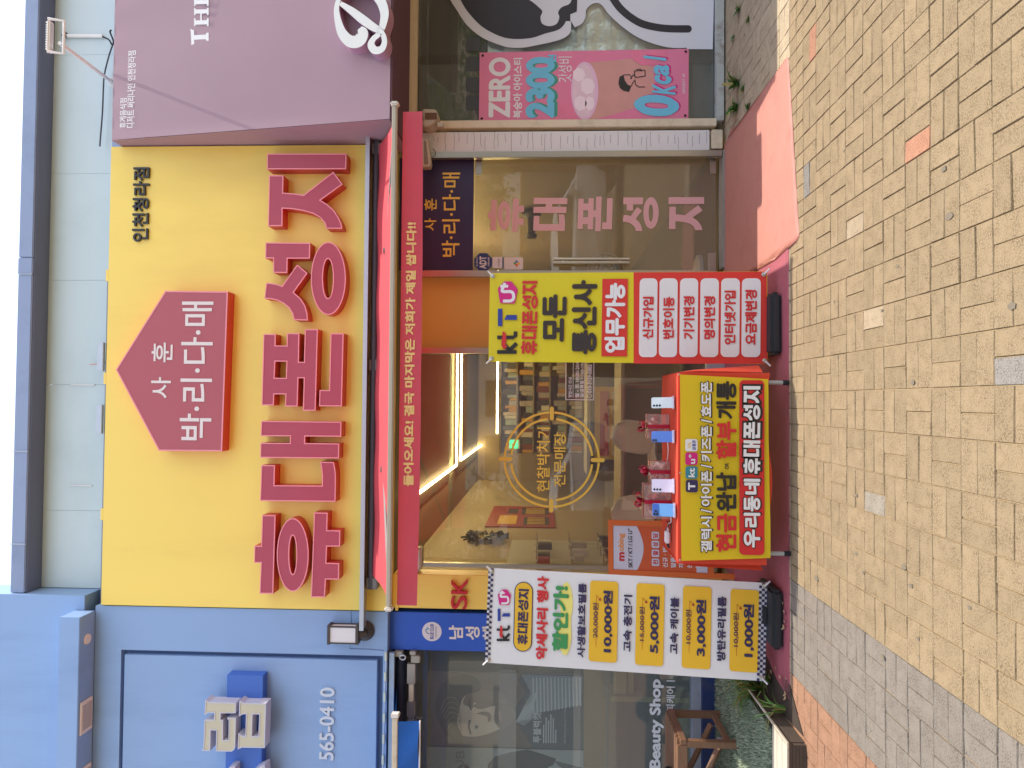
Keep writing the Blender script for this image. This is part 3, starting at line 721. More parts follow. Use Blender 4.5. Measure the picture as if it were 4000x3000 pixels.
# devices under the awning
sp = thing('loudspeaker', (1.95, 6.2, 2.6), 'cream horn loudspeaker hung at the top corner of the glass door', 'speaker')
CRP = mat('cream_plastic', '#d6cab6', .45, .05, 8, k=.75)
q = MB(); pp = wall(6.22)
rg = [pp.ab(x, y, .0) for x, y in ((1652, 553), (1677, 552), (1688, 645), (1684, 662), (1652, 662))]
q.prism([pp.at(a, b, .07) for a, b in rg], [pp.at(a, b, -.02) for a, b in rg]); q.build('case', CRP, sp, bevel=.006)
q = MB(); rg = inset(rg, .022); q.prism([pp.at(a, b, .073) for a, b in rg], [pp.at(a, b, .06) for a, b in rg]); q.build('grille', mat('speaker_grille', '#a89a88', .7, .25, 90, k=.6), sp)
q = MB(); q.tube([pp.pt(1690, 580, .0), pp.pt(1700, 590, .0), pp.pt(1701, 606, -.02), pp.pt(1688, 615, -.02)], .004, DKM, 6); q.build('bracket', DKM, sp)
cm = thing('shop_lamp', (2.33, 6.2, 2.45), 'small cream curved shade lamp beside the right end of the awning', 'lamp')
q = MB(); pp = wall(6.15)
q.prism([pp.at(*pp.ab(x, y, 0), .06) for x, y in ((1655, 435), (1700, 437), (1712, 443), (1713, 466), (1700, 490), (1680, 503), (1658, 503))],
        [pp.at(*pp.ab(x, y, 0), -.14) for x, y in ((1655, 435), (1700, 437), (1712, 443), (1713, 466), (1700, 490), (1680, 503), (1658, 503))]); q.build('shade', CRP, cm, bevel=.008)
q = MB(); a = pp.pt(1658, 440, .061); b = pp.pt(1703, 462, .061); q.box((a.x-.06, 6.082, a.z-.11), (a.x-.004, 6.091, a.z-.005)); q.build('opening', mat('lamp_inside', '#7a5636', .6, .1, k=.7), cm)
q = MB(); q.box((b.x-.06, 6.12, b.z-.06), (b.x-.02, 6.18, b.z-.005)); q.build('clip', CRP, cm, bevel=.004)
rv = thing('receiver_box', (-1.45, 6.2, 2.55), 'small white box under the left end of the awning', 'box')
q = MB(); pp = wall(6.24)
rg = [pp.ab(x, y, 0) for x, y in ((1610, 2140), (1650, 2137), (1650, 2212), (1640, 2230), (1610, 2234))]
q.prism([pp.at(a, b, .05) for a, b in rg], [pp.at(a, b, -.08) for a, b in rg]); q.build('case', CRP, rv, bevel=.012)
q = MB(); q.prism([pp.at(a*1.0, b, .052) for a, b in inset(rg, .02)], [pp.at(a, b, .045) for a, b in inset(rg, .02)]); q.build('cover', WHITEP, rv)

# ================================================================== purple cafe sign and the right-hand shop front
pu = thing('cafe_sign', (3.0, 6.0, 3.1), 'dusty purple canvas sign with white serif and script letters', 'sign')
xp = W_PURP.pt(900, 543).x
zt0, zb0 = W_PURP.pt(440, 300).z, wall(5.53).pt(1524, 300).z
pq = Plane((0, 5.53, zb0), (1, 0, 0), (0, .40, zt0-zb0))
q = MB(); N = 60; V = []; Fc = []
for i in range(N+1):
    for j in range(25):
        x = xp+.004+(5.4-xp)*i/N; t = j/24; o_ = .006*math.sin(x*5)*math.sin(math.pi*t)+.004*math.sin(x*23)*max(0, t-.9)*10*.6
        p = pq.at(x, (Vector((0, .40, zt0-zb0)).length)*t, o_*(i > 0)); V.append(p)
for i in range(N):
    for j in range(24): k = i*25+j; Fc.append((k, k+25, k+26, k+1))
q.raw(V, Fc, PURP)
q.face([(xp, 5.53, zb0), (xp, 5.93, zt0), (xp, 6.28, zt0), (xp, 6.28, zb0)], PURP); q.face([(xp, 5.93, zt0), (5.4, 5.93, zt0), (5.4, 6.28, zt0), (xp, 6.28, zt0)], PURP)
q.build('canvas', PURP, pu, smooth=True)
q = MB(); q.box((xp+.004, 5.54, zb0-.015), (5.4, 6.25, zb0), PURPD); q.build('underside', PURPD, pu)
text('lettering', '휴게음식점', pq, (468, 494, 500, 384), WHITE, pu, .002, weight=1)
text('lettering', '디저트 써리나인 인천청라점', pq, (497, 528, 499, 199), WHITE, pu, .002, weight=1)
q = MB(); s_ = .6028
def zpx(pts, s=.6028, ox=0, oy=0): return [(ox+x*s, oy+y*s) for x, y in pts]
def addpoly(pts, off=.003, m=WHITE): flat(q, pq, [pxring(pq, pts, off)], off, m)
# serif letters T H E
for pts in ([(1230, 298), (1258, 292), (1258, 258), (1334, 254), (1338, 264), (1352, 264), (1352, 212), (1338, 212), (1334, 224), (1258, 228), (1258, 196), (1230, 188), (1236, 200), (1240, 285)],
            [(1258, 170), (1266, 170), (1268, 160), (1340, 158), (1342, 170), (1352, 170), (1352, 118), (1342, 118), (1340, 130), (1308, 132), (1308, 88), (1340, 86), (1342, 98), (1352, 98), (1352, 50), (1342, 50), (1340, 60), (1268, 62), (1266, 52), (1258, 52), (1258, 98), (1266, 98), (1268, 88), (1298, 88), (1298, 132), (1268, 132), (1266, 118), (1258, 118)],
            [(1258, 38), (1266, 38), (1268, 28), (1340, 26), (1342, 38), (1352, 38), (1352, -60), (1330, -60), (1340, -30), (1340, 0), (1310, 0), (1310, -25), (1296, -25), (1296, 0), (1268, 0), (1268, -30), (1280, -55), (1258, -55)]):
    addpoly(zpx(pts))
q.build('lettering', WHITE, pu)
LETW = mat('white_sign_face', '#e4e4dc', .35, .03, k=.9); LETS = mat('letter_side_mauve', '#c99ab4', .45, .05, k=.75)
q = MB(); z = lambda pts: [(1000+x*.6028, y*.6028) for x, y in pts]
def scr(pts, ws):
    P = smooth_line([(*p, w_) for p, w_ in zip(pts, ws)], 6)
    ab = [pq.ab(*z([(x, y)])[0], .11) for x, y, _ in P]; flat(q, pq, [stroke(ab, [w_*.6028/FPX*5.81 for _, _, w_ in P])], .0, LETW, .11, LETS)
scr([(672, 182), (690, 215), (668, 262), (612, 268), (558, 215), (530, 130), (522, 50), (545, -20), (600, -70), (680, -95)], [34, 74, 82, 74, 60, 44, 34, 30, 30, 34])
scr([(545, 20), (620, 70), (690, 125), (760, 175), (825, 208)], [26, 44, 54, 48, 32])
scr([(640, -70), (730, -60), (800, -5), (832, 80), (822, 160), (800, 215), (762, 250), (745, 290), (770, 325), (812, 318), (832, 275), (822, 222), (790, 185)], [34, 44, 60, 56, 46, 36, 36, 46, 48, 44, 36, 30, 24])
q.build('script_letter', LETW, pu)

fl = thing('flood_lamp', (2.72, 5.95, 5.42), 'white outdoor flood lamp on a slanted arm above the purple sign', 'lamp')
pf = wall(5.85)
LW = mat('white_painted_metal', '#f2efea', .35, .04, 8, k=.95)
q = MB(); a = W_PANEL.pt(427, 313, .05); b = wall(5.55).pt(233, 168); q.tube([a, b], .016, LW, 10); q.build('arm', LW, fl, smooth=True)
q = MB(); q.lathe(a+Vector((0, .08, 0)), [(.055, 0), (.055, .02), (.03, .05), (.02, .09)], LW, 16, (Vector((1, 0, 0)), Vector((0, 0, 1)), Vector((0, -1, 0)))); q.build('wall_base', LW, fl, smooth=True)
pf = wall(5.52)
c0, c1 = pf.pt(190, 203), pf.pt(190, 80)
q = MB(); q.box((c0.x, 5.50, c0.z-.012), (c1.x, 5.565, c0.z+.012)); hd_ = q.build('lamp_head', LW, fl, bevel=.01)
q = MB()
for k in range(12): q.box((c0.x+.02+k*(c1.x-c0.x-.04)/11-.003, 5.505, c0.z+.012), (c0.x+.02+k*(c1.x-c0.x-.04)/11+.003, 5.56, c0.z+.020))
q.build('cooling_fin', LW, hd_)
q = MB(); q.tube([(c0.x-.005, 5.50, c0.z), (c0.x-.005, 5.54, c0.z-.11), (c1.x+.005, 5.54, c0.z-.11), (c1.x+.005, 5.50, c0.z)], .012, LW, 6); q.build('yoke', LW, fl)
q = MB(); q.box((c0.x+.02, 5.51, c0.z-.014), (c1.x-.02, 5.555, c0.z-.013)); q.build('lens', mat('lamp_lens', '#c8ccd0', .15, .02), fl)
cd = thing('conduit', (3.2, 6.27, 5.6), 'short white conduit pipe clipped to the frosted panel by the flood lamp', 'conduit')
q = MB(); a, b = W_PANEL.pt(262, 140, .02), W_PANEL.pt(402, 141, .02); q.tube([a, b], .016, LW, 8); q.build('pipe', LW, cd, smooth=True)
q = MB(); q.tube([a+Vector((0, 0, .04)), a+Vector((.01, -.01, 0))], [.016, .024], MATTBLK, 8); q.build('cap', MATTBLK, cd)
CABLE = mat('grey_cable', '#4a4c54', .6, .05, k=.8)
q = MB(); q.tube(smooth_line([W_PANEL.pt(*p, .06) for p in ((400, 143), (425, 155), (438, 175), (443, 160), (430, 125), (436, 118))], 5), .007, MATTBLK, 6)
tag(q.build('black_cable', MATTBLK), 'black cable stub dangling at the foot of the white conduit', 'cable')
q = MB(); q.tube(smooth_line([W_PANEL.pt(*p, .07) for p in ((440, 175), (425, 220), (408, 290), (404, 340), (400, 440), (392, 540), (390, 572))], 6), .0065, CABLE, 6)
tag(q.build('grey_cable', CABLE), 'thin grey cable running along the top of the purple sign', 'cable')
q = MB(); q.tube(smooth_line([W_PANEL.pt(*p, .09) for p in ((352, 1424), (380, 1421), (402, 1417), (418, 1418))], 5), .006, mat('pink_cable', '#c89a94', .5, .04), 6)
tag(q.build('pink_cable'), 'short pinkish cable dropping behind the yellow sign below its bracket', 'cable')

cf = thing('storefront', (3.0, 6.33, 0), 'cream framed cafe window with a white cladded pillar at its left edge', 'shop front')
pc = wall(6.30); pcl = wall(6.26)
q = MB(); pbox(pc, (1590, 1618, 520, -900), -.04, .09, q, CREAM); pbox(pc, (1618, 1633, 500, -900), -.04, .07, q, CREAM); q.build('top_rail', CREAM, cf, bevel=.004)
q = MB(); pbox(pc, (1633, 2800, 497, 466), -.04, .08, q, CREAM); q.build('side_post', CREAM, cf, bevel=.005)
q = MB(); pbox(pc, (2800, 2830, 470, -900), -.04, .08, q, mat('chipped_sill', '#c0c4bc', .6, .08, 8, dirt='#6a4a38', dscale=9, damt=.8, k=.75)); q.build('sill', None, cf, bevel=.004)
CRACK = mat('cracked_white_sheet', '#dedad6', .5, .03, 5, k=.9)
q = MB(); pbox(pcl, (1632, 2772, 592, 512), -.06, .06, q, CRACK); pil = q.build('pillar', CRACK, cf, bevel=.004)
q = MB(); rnd = random.Random(5)
for k in range(44):
    x = 1640+k*26+rnd.uniform(-9, 9); y0_ = rnd.uniform(512, 540); y1_ = rnd.uniform(550, 590)
    if x > 2765: break
    pts = [pcl.pt(x+rnd.uniform(-2, 2), y0_+(y1_-y0_)*t, .0012) for t in (0, .35, .7, 1)]
    for a, b in zip(pts, pts[1:]): q.face([a+Vector((0, 0, .0022)), b+Vector((0, 0, .0022)), b-Vector((0, 0, .0012)), a-Vector((0, 0, .0012))])
q.build('surface_crack', mat('crack_grey', '#8a8488', .8, .1, k=.8), pil)
q = MB(); pbox(pcl, (2780, 2824, 580, 505), -.06, .075, q, CREAM); q.build('pillar_foot', mat('flaking_white_paint', '#d6d0c6', .6, .06, 8, dirt='#6a4030', dscale=5, damt=.9, k=.8), cf, bevel=.006)
q = MB(); pbox(W_GL, (1633, 2800, 466, -900), -.005, .01, q, DKGLASS); q.build('window_pane', DKGLASS, cf)
FOIL = mat('silver_foil', '#c4d0d4', .28, .2, 5, metal=.7, bump=.8, bscale=22)
q = MB(); pg = wall(6.40)
N = 40; V = []; Fc = []
a0, b0 = pg.ab(2660, 205); a1, b1 = pg.ab(1915, -900)
for i in range(N+1):
    for j in range(N+1):
        a = a0+(a1-a0)*i/N; b = b0+(b1-b0)*j/N; V.append(pg.at(a, b, .02*math.sin(a*34+.6*math.sin(b*5))*.5+.004*math.sin(b*40+a*9)))
for i in range(N):
    for j in range(N): k = i*(N+1)+j; Fc.append((k, k+N+1, k+N+2, k+1))
q.raw(V, Fc, FOIL); q.build('foil_sheet', FOIL, cf, smooth=True)
DKP = mat('dark_window_film', '#3c4644', .6, .1, 3, k=.8)
q = MB(); pbox(wall(6.43), (1640, 1905, 215, -900), 0, .004, q, DKP); pbox(wall(6.43), (2600, 2790, 245, -900), 0, .004, q, DKP); q.build('dark_film', DKP, cf)
q = MB()
pgm = mat('grey_window_board', '#767c7c', .6, .1, 2, k=.6); pbox(wall(6.46), (1640, 2800, 466, 246), 0, .01, q, pgm); q.build('grey_board', pgm, cf)
ICN = mat('grey_sticker', '#4c5050', .6, .1, k=.7)
q = MB()
for y in (172, 250, 330, 400): flat(q, W_GL, [rr_px(W_GL, (1820, 1875, y+28, y-28), .007, .02)], .007, ICN)
q.build('square_sticker', ICN, cf)
# cafe emblem on the glass
z4 = lambda pts: [(1600+x*.5606, y*.5606) for x, y in pts]
DEC = mat('white_window_vinyl', '#dcdce2', .5, .03, k=.85); DECB = mat('black_window_vinyl', '#2a2530', .5, .08, k=.75)
q = MB()
flat(q, W_GL, [pxring(W_GL, z4(smooth_line([(265, -60), (285, 0), (330, 72), (400, 175), (500, 258), (600, 303), (690, 330), (790, 332), (900, 312), (980, 295), (1060, 272), (1110, 240), (1125, 200), (1124, 145)], 3)+smooth_line([(1150, 190), (1200, 165), (1225, 120), (1230, 70), (1260, 35), (1300, 20), (1340, 35), (1380, 90), (1440, 150), (1520, 215), (1600, 265), (1700, 305), (1800, 330), (1900, 335), (1925, 330)], 3)+[(1935, 342), (2112, 343), (2122, -60)]), .007)], .006, DEC, .001)
flat(q, W_GL, [pxring(W_GL, z4(smooth_line([(330, -60), (355, 0), (400, 75), (480, 165), (560, 220), (660, 262), (760, 272), (860, 262), (940, 235), (1030, 210), (1070, 180), (1090, 146)], 3)+[(1120, 148), (1120, 100), (1165, 80), (1172, -60)]), .008)], .0075, DECB, .0005)
flat(q, W_GL, [pxring(W_GL, z4(smooth_line([(700, -60), (835, 0), (900, 50), (925, 80), (912, 120), (925, 165), (975, 182), (1025, 165), (1043, 120), (1035, 85), (1060, 50), (1120, 20), (1135, -60)], 4)), .009)], .0085, DEC, .0005)
P = smooth_line([(1390, -60), (1425, 0), (1470, 60), (1540, 120), (1620, 165), (1720, 190), (1820, 200), (1945, 201)], 6)
flat(q, W_GL, [stroke([W_GL.ab(*z4([p])[0], .008) for p in P], 52*.5606/FPX*6.36)], .0075, DECB, .0005)
cx_, cy_ = W_GL.ab(*z4([(1940, 201)])[0], .008); flat(q, W_GL, [ellipse(cx_, cy_, .0335, .0335, 20)], .0078, DECB, .0005)
q.build('emblem_decal', DEC, cf, 'black and white line emblem stuck on the cafe window')
q = MB(); p = wall(7.1).pt(1667, 112); q.lathe(p, [(.001, 0), (.06, .0), (.07, .015), (.001, .05)], mat('warm_downlight', '#ffcc66', .4, 0, emit='#ffc860', estr=6.0), 16); q.build('downlight', None, cf)
q = MB(); q.face([(3.35, 5.15, 2.62), (6, 5.15, 2.62), (6, 5.6, 2.80), (3.35, 5.6, 2.80)], PURPD); q.box((3.35, 5.10, 2.55), (6, 5.15, 2.63), CREAM); q.build('unseen_shade_awning', PURPD, cf)  # added awning outside the view, put here to shade the paving at right
# pink drink banner
bn = thing('drink_banner', (2.75, 6.3, .4), 'pink drink banner on the cafe window offering a zero sugar iced tea', 'banner')
pb_ = wall(6.335); PKB = mat('pink_banner_print', '#e27c9c', .5, .05, 2, k=.9)
def pxi(x, y): return (1600+x*.5606, y*.5606)
q = MB(); flat(q, pb_, [pxring(pb_, [pxi(488, 366), pxi(1945, 340), pxi(1942, 826), pxi(483, 848)], .003)], 0, PKB, .003); q.build('cloth', PKB, bn)
def bb(zx0, zx1, zyL, zyR): return (1600+zx0*.5606, 1600+zx1*.5606, zyL*.5606, zyR*.5606)
text('lettering', 'ZERO', pb_, bb(550, 703, 824, 400), WHITE, bn, .005, weight=3)
text('lettering', '복숭아 아이스티', pb_, bb(722, 784, 823, 404), WHITE, bn, .005, weight=2)
CY = mat('sky_blue_print', '#6ec0dc', .5, .03, k=.9); GRN = mat('sea_green_print', '#3f9a82', .5, .03, k=.85)
q = MB(); text('', '2300', pb_, bb(822, 1035, 818, 400), GRN, None, .004, weight=4, mb=q, space=.92); text('', '2300', pb_, bb(808, 1012, 824, 396), CY, None, .006, weight=4, mb=q, space=.92)
text('', '원', pb_, bb(962, 1022, 440, 380), CY, None, .0068, weight=3, mb=q); q.build('price', CY, bn)
text('lettering', '갓성비', pb_, bb(1035, 1130, 572, 395), WHITE, bn, .0055, weight=0)
# drink cup printed on the banner
q = MB(); TEA = mat('tea_print', '#d89a90', .5, .12, 6, k=.85); ICE = mat('ice_print', '#e6c4cc', .5, .12, 9, k=.9); PCH = mat('peach_print', '#e87a98', .55, .2, 8, k=.9)
zr = lambda pts, off: pxring(pb_, [pxi(*p) for p in pts], off)
flat(q, pb_, [zr([(1130+0, 600), (1160, 800), (1220, 838), (1320, 826), (1590, 745), (1700, 640), (1700, 470), (1560, 408), (1200, 440)], .004)], .0035, TEA)
flat(q, pb_, [zr(ell(1220, 632, 95, 202), .0045)], .004, mat('cup_rim_print', '#e6b8d0', .4, .03, k=.9))
flat(q, pb_, [zr(ell(1215, 632, 78, 185), .005)], .0045, ICE)
for cx, cy, rx, ry in ((1180, 520, 45, 50), (1240, 600, 50, 60), (1190, 720, 45, 55), (1255, 720, 35, 50)): flat(q, pb_, [zr(ell(cx, cy, rx, ry, 7), .0052)], .005, mat('ice_light_print', '#f0dade', .4, .06, k=.92))
flat(q, pb_, [zr([(955, 846), (960, 790), (1000, 735), (1060, 715), (1120, 725), (1150, 780), (1165, 843)], .005)], .0037, PCH)
flat(q, pb_, [zr([(1535, 352), (1560, 420), (1620, 455), (1700, 450), (1770, 400), (1800, 346)], .006)], .0055, PCH)
q.build('cup_picture', TEA, bn)
q = MB()     # little line drawing on the cup
flat(q, pb_, [zr([(1455, 580), (1462, 535), (1490, 520), (1500, 560), (1520, 590), (1545, 600), (1530, 640), (1490, 632), (1465, 612)], .0065)], .006, BLACK)
jz = 0
for pts in ([(1490, 522), (1535, 520), (1548, 545), (1535, 550)], [(1545, 600), (1555, 575), (1570, 560)], [(1570, 555), (1575, 590), (1600, 607), (1640, 605)], [(1565, 495), (1640, 488), (1642, 530), (1572, 540), (1565, 495)], [(1580, 485), (1612, 482), (1614, 498)], [(1545, 540), (1560, 520), (1575, 540)]):
    for u, v in zip(pts, pts[1:]): jz += .00008; flat(q, pb_, [stroke([pb_.ab(*pxi(*u), .0062), pb_.ab(*pxi(*v), .0062)], .0075)], .0062+jz, BLACK)
q.build('line_drawing', BLACK, bn)
q = MB(); text('', '0', pb_, bb(1572, 1890, 806, 655), PINKP, None, .0068, weight=4, mb=q, shear=.1); text('', '0', pb_, bb(1562, 1880, 810, 660), CY, None, .0075, weight=4, mb=q, shear=.1)
for s, bx in (('K', (1690, 1855, 662, 585)), ('c', (1705, 1825, 588, 520)), ('a', (1700, 1810, 530, 452)), ('l', (1630, 1790, 425, 385))):
    text('', s, pb_, bb(bx[0]+12, bx[1]+12, bx[2]-6, bx[3]-6), PINKP, None, .0068, weight=4, mb=q, shear=.25); text('', s, pb_, bb(*bx), CY, None, .0078, weight=3, mb=q, shear=.25)
q.build('calorie_lettering', CY, bn)
text('lettering', 'DESSERT 39', pb_, bb(1902, 1920, 650, 515), WHITE, bn, .0065, weight=0)
q = MB()
for p in ((510, 388), (1924, 360), (1920, 806), (503, 827)):
    a, b = pb_.ab(*pxi(*p), .004); flat(q, pb_, [ellipse(a, b, .012, .012, 14)], .0072, MATTBLK)
q.build('eyelet', MATTBLK, bn)
# ================================================================== blue barber shop facade
bf = thing('barber_facade', (-3, 6.1, 1), 'pale blue painted shop facade with a recessed panel and a lit canopy ledge', 'facade')
pbw = W_BLUE
XR = -1.818
q = MB(); q.box((-9, 6.07, 5.60), (-1.735, 6.36, 8.2), BLUE); q.build('upper_panel', BLUE, bf)
q = MB(); q.box((-9, 5.86, 5.50), (-1.86, 6.069, 5.68), BLUE); q.build('canopy_ledge', BLUE, bf, bevel=.004)
# wall with a channel round a raised panel: frame strips + recessed channel floor + panel
gx1, gx0 = pbw.pt(900, 2548).x, pbw.pt(900, 2566).x      # channel right side
gz1, gz0 = pbw.pt(470, 2700).z, pbw.pt(484, 2700).z      # channel top
hz1, hz0 = pbw.pt(1472, 2700).z, pbw.pt(1495, 2700).z    # channel bottom
zb = pbw.pt(1512, 2600).z
q = MB()
q.box((gx1, 6.07, zb), (XR, 6.30, 5.499), BLUE)
q.box((-9, 6.07, gz1), (gx1, 6.30, 5.499), BLUE)
q.box((-9, 6.07, zb), (gx1, 6.30, hz0), BLUE)
q.build('wall', BLUE, bf)
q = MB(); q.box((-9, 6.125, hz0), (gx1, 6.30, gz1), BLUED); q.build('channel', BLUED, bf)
q = MB(); q.box((-9, 6.068, hz1), (gx0, 6.124, gz0), BLUE); q.build('raised_panel', BLUE, bf, bevel=.003)
VENT = mat('vent_plastic', '#f0e0d4', .5, .05, 6, k=.95)
plc = Plane((0, 0, 5.50), (1, 0, 0), (0, 1, 0)); 
for y in (2748, 2995):
    p = G(403, y, 5.499)
    q = MB(); q.box((p.x-.14, 5.885, 5.488), (p.x+.14, 6.045, 5.4995), VENT)
    f = q.build('ceiling_lamp', VENT, bf, bevel=.004)
    q = MB(); q.box((p.x-.105, 5.905, 5.482), (p.x+.105, 6.025, 5.488), mat('vent_grey', '#c8b8b0', .5, .1, k=.85)); q.build('diffuser', None, f)
p = G(412, 2459, 5.499); q = MB(); q.lathe((p.x, 5.965, 5.488), [(.04, 0), (.046, .011)], VENT, 18); q.build('downlight', VENT, bf, smooth=True)
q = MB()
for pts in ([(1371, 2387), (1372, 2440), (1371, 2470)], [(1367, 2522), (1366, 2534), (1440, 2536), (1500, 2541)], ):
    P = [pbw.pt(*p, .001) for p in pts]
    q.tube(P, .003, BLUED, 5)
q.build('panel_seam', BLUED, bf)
# barber lettering
bl = thing('barber_sign', (-2.95, 6.0, 4.0), 'cream edged block letters on a royal blue bar above the phone number', 'sign')
BAR = mat('royal_blue_bar', '#4672c8', .5, .06, 2, k=.9)
z6 = lambda pts: [(740+x*.24111, 2600+y*.24111) for x, y in pts]
q = MB(); a = pbw.pt(887, 2635, .10); b = pbw.pt(1028, 2637, .10); q.box((-9, 5.97, b.z), (a.x, 6.067, a.z), BAR); q.build('backing_bar', BAR, bl, bevel=.003)
LF = mat('letter_face_cream', '#d4ccae', .4, .05, 5, k=.85); LS = mat('letter_side_white', '#d4d2dc', .4, .04, 4, k=.85)
G1 = [[(262, 555), (325, 590), (757, 600), (750, 770), (510, 770), (505, 878), (547, 882), (545, 1205), (635, 1207), (640, 890), (610, 845), (755, 845), (742, 1300), (735, 1350), (690, 1390), (430, 1385), (437, 1050), (345, 1045), (338, 1380), (195, 1375), (225, 1350), (235, 1200), (245, 877), (400, 873), (405, 765), (315, 760), (245, 800)]]
G2 = [[(812, 563), (880, 605), (1243, 613), (1222, 1332), (855, 1325), (785, 1355), (795, 1095), (860, 1138), (908, 1140), (920, 785), (870, 785), (803, 822)], [(1025, 785), (1135, 790), (1120, 1145), (1012, 1142)]]
G3 = [[(600, 1700), (655, 1640), (740, 1640), (735, 2300), (330, 2290), (330, 2150), (600, 2150)]]
G4 = [[(1040, 1700), (1110, 1660), (1215, 1615), (1230, 1660), (1235, 2300), (1080, 2300), (1080, 1780)]]
for g in (G1, G2, G3, G4): letter3d('raised_letter', (740, 2600, [g]), pbw, .09, .11, LF, LS, LS, bl, .008, .24111)
text('phone_number', '565-0410', pbw, (1247, 1305, 2970, 2687), mat('phone_number_white', '#d2dae4', .4, .03, k=.9), bl, .0, .018, 2)
# wall lantern
ln = thing('wall_lantern', (-1.98, 6.0, 3.3), 'square wall lantern with white panes and dark frame on the blue wall', 'lamp')
pl1 = wall(5.95); LB = mat('lantern_frame', '#5a5048', .5, .1, k=.6); LWH = mat('lantern_white', '#e6e2e0', .4, .02, k=.9)
c0, c1 = pl1.pt(1284, 2515), pl1.pt(1394, 2448)
q = MB(); q.box((c0.x+.008, 5.955, c1.z+.01), (c1.x-.008, 6.03, c0.z-.008), LWH); q.build('pane', LWH, ln)
q = MB()
for x in (c0.x, c1.x-.012):
    for y in (5.95, 6.026): q.box((x, y, c1.z), (x+.012, y+.012, c0.z), LB)
q.box((c0.x-.006, 5.945, c0.z-.008), (c1.x+.006, 6.045, c0.z+.014), LB); q.box((c0.x-.003, 5.948, c1.z-.012), (c1.x+.003, 6.04, c1.z+.012), LB); q.build('frame', LB, ln)
q = MB(); pp = pbw.pt(1430, 2460, .03); q.tube([(pp.x-.03, 5.995, c1.z-.012), (pp.x-.02, 6.0, c1.z-.06), (pp.x, 6.05, pp.z)], [.035, .022, .02], LB, 10); q.build('arm', LB, ln, smooth=True)
q = MB(); q.lathe(pbw.pt(1425, 2462), [(.085, 0), (.088, .012), (.07, .03), (.05, .045)], mat('lantern_plate', '#4c4a4c', .45, .15, 8, k=.6), 20, (Vector((1, 0, 0)), Vector((0, 0, 1)), Vector((0, -1, 0)))); q.build('wall_plate', None, ln, smooth=True)
# blue pillar sign
bs = thing('round_logo_sign', (-2.0, 6.2, 1.0), 'bright blue pillar sign with a white round logo left of the yellow pillar', 'sign')
BSG = mat('bright_blue_sign', '#2a5cc4', .42, .04, 2, k=.95)
xr_, xl_ = W_SK.pt(1700, 2392).x, W_SK.pt(1700, 2540).x
q = MB(); q.box((xl_, 6.165, .25), (xr_, 6.36, W_SK.pt(1524, 2460).z), BSG); q.build('panel', BSG, bs, bevel=.003)
pbs = wall(6.165)
q = MB(); a, b = pbs.ab(1687, 2467, .002); flat(q, pbs, [ellipse(a, b, .083, .085)], .0, LWH, .003)
text('', 'BLUE CLUB', pbs, (1680, 1694, 2496, 2438), BLUEP, None, .004, weight=2, mb=q); text('', '남성헤어케어전문점', pbs, (1700, 1706, 2490, 2446), NAVY, None, .004, weight=0, mb=q)
P = smooth_line([(1677, 2476), (1669, 2473), (1664, 2466), (1664, 2460), (1668, 2456), (1676, 2456)], 4); flat(q, pbs, [stroke([pbs.ab(x, y, .004) for x, y in P], .006)], .004, BLUEP)
P = smooth_line([(1672, 2462), (1668, 2458), (1671, 2454), (1667, 2449)], 4); flat(q, pbs, [stroke([pbs.ab(x, y, .004) for x, y in P], .008)], .0045, CY)
q.build('round_logo', LWH, bs)
for s, bx in (('남', (1753, 1809, 2497, 2443)), ('성', (1818, 1874, 2500, 2448)), ('헤', (1884, 1940, 2500, 2448)), ('어', (1950, 2005, 2500, 2450))): text('lettering', s, pbs, bx, SIGNW, bs, .003, weight=2)
# LED string
ls_ = thing('led_string', (-2.7, 6.05, 3.0), 'string of small white LED modules under the blue facade', 'light string')
q = MB(); P = [pbw.pt(*p, .012) for p in ((1505, 2545), (1507, 2565), (1507, 2610), (1504, 2640), (1502, 2720), (1500, 2800), (1498, 2880), (1495, 2965), (1494, 3050))]
q.tube(smooth_line(P, 4), .003, WHITE, 5); q.build('wire', WHITE, ls_)
LM = mat('led_module', '#d8e0cc', .4, .05, k=.85)
for y in (2563, 2643, 2723, 2804, 2886, 2968):
    p = pbw.pt(1507-(y-2563)*.028, y, .014); q = MB(); q.box((p.x-.038, p.y-.008, p.z-.010), (p.x+.038, p.y+.008, p.z+.010)); q.build('module', LM, ls_, bevel=.003)
# barber window, awning gear
bw = thing('storefront', (-2.7, 6.33, .2), 'barber shop window with pale sill and white lettering on the glass', 'shop front')
q = MB(); q.box((-9, 6.08, pbw.pt(1528, 2700).z-.02), (xl_-.002, 6.12, pbw.pt(1518, 2700).z), mat('pale_blue_trim', '#a8bcd0', .4, .04, k=.8)); q.build('drip_trim', None, bw)
q = MB(); q.box((-9, 6.358, .22), (xl_+.01, 6.368, 3.0), BARGLASS); q.build('window_pane', BARGLASS, bw)
q = MB(); q.box((-9, 6.30, .20), (xl_, 6.42, .275), mat('pale_sill', '#b8c0cc', .4, .06, 5, dirt='#6a7080', dscale=5, damt=.5, k=.75)); q.build('window_sill', None, bw)
q = MB(); q.box((-9, 6.26, .08), (xl_, 6.44, .198), mat('navy_base', '#2c447c', .5, .1, 4, dirt='#5a5a58', dscale=5, damt=.5, k=.7)); q.build('base_plinth', None, bw)
q = MB(); q.tube([(xl_-.02, 6.22, 2.83), (-9, 6.22, 2.83)], .055, mat('navy_roller', '#1e2740', .6, .1, k=.8), 16); q.build('awning_roller', None, bw, smooth=True)
MET = mat('beige_metal', '#a8a090', .45, .08, 8, metal=.4)
pg2 = wall(6.14)
q = MB()
for bx in ((1540, 1572, 2566, 2545), (1600, 1624, 2560, 2545), (1605, 1640, 2590, 2562)): pbox(pg2, bx, -.04, .06, q, MET)
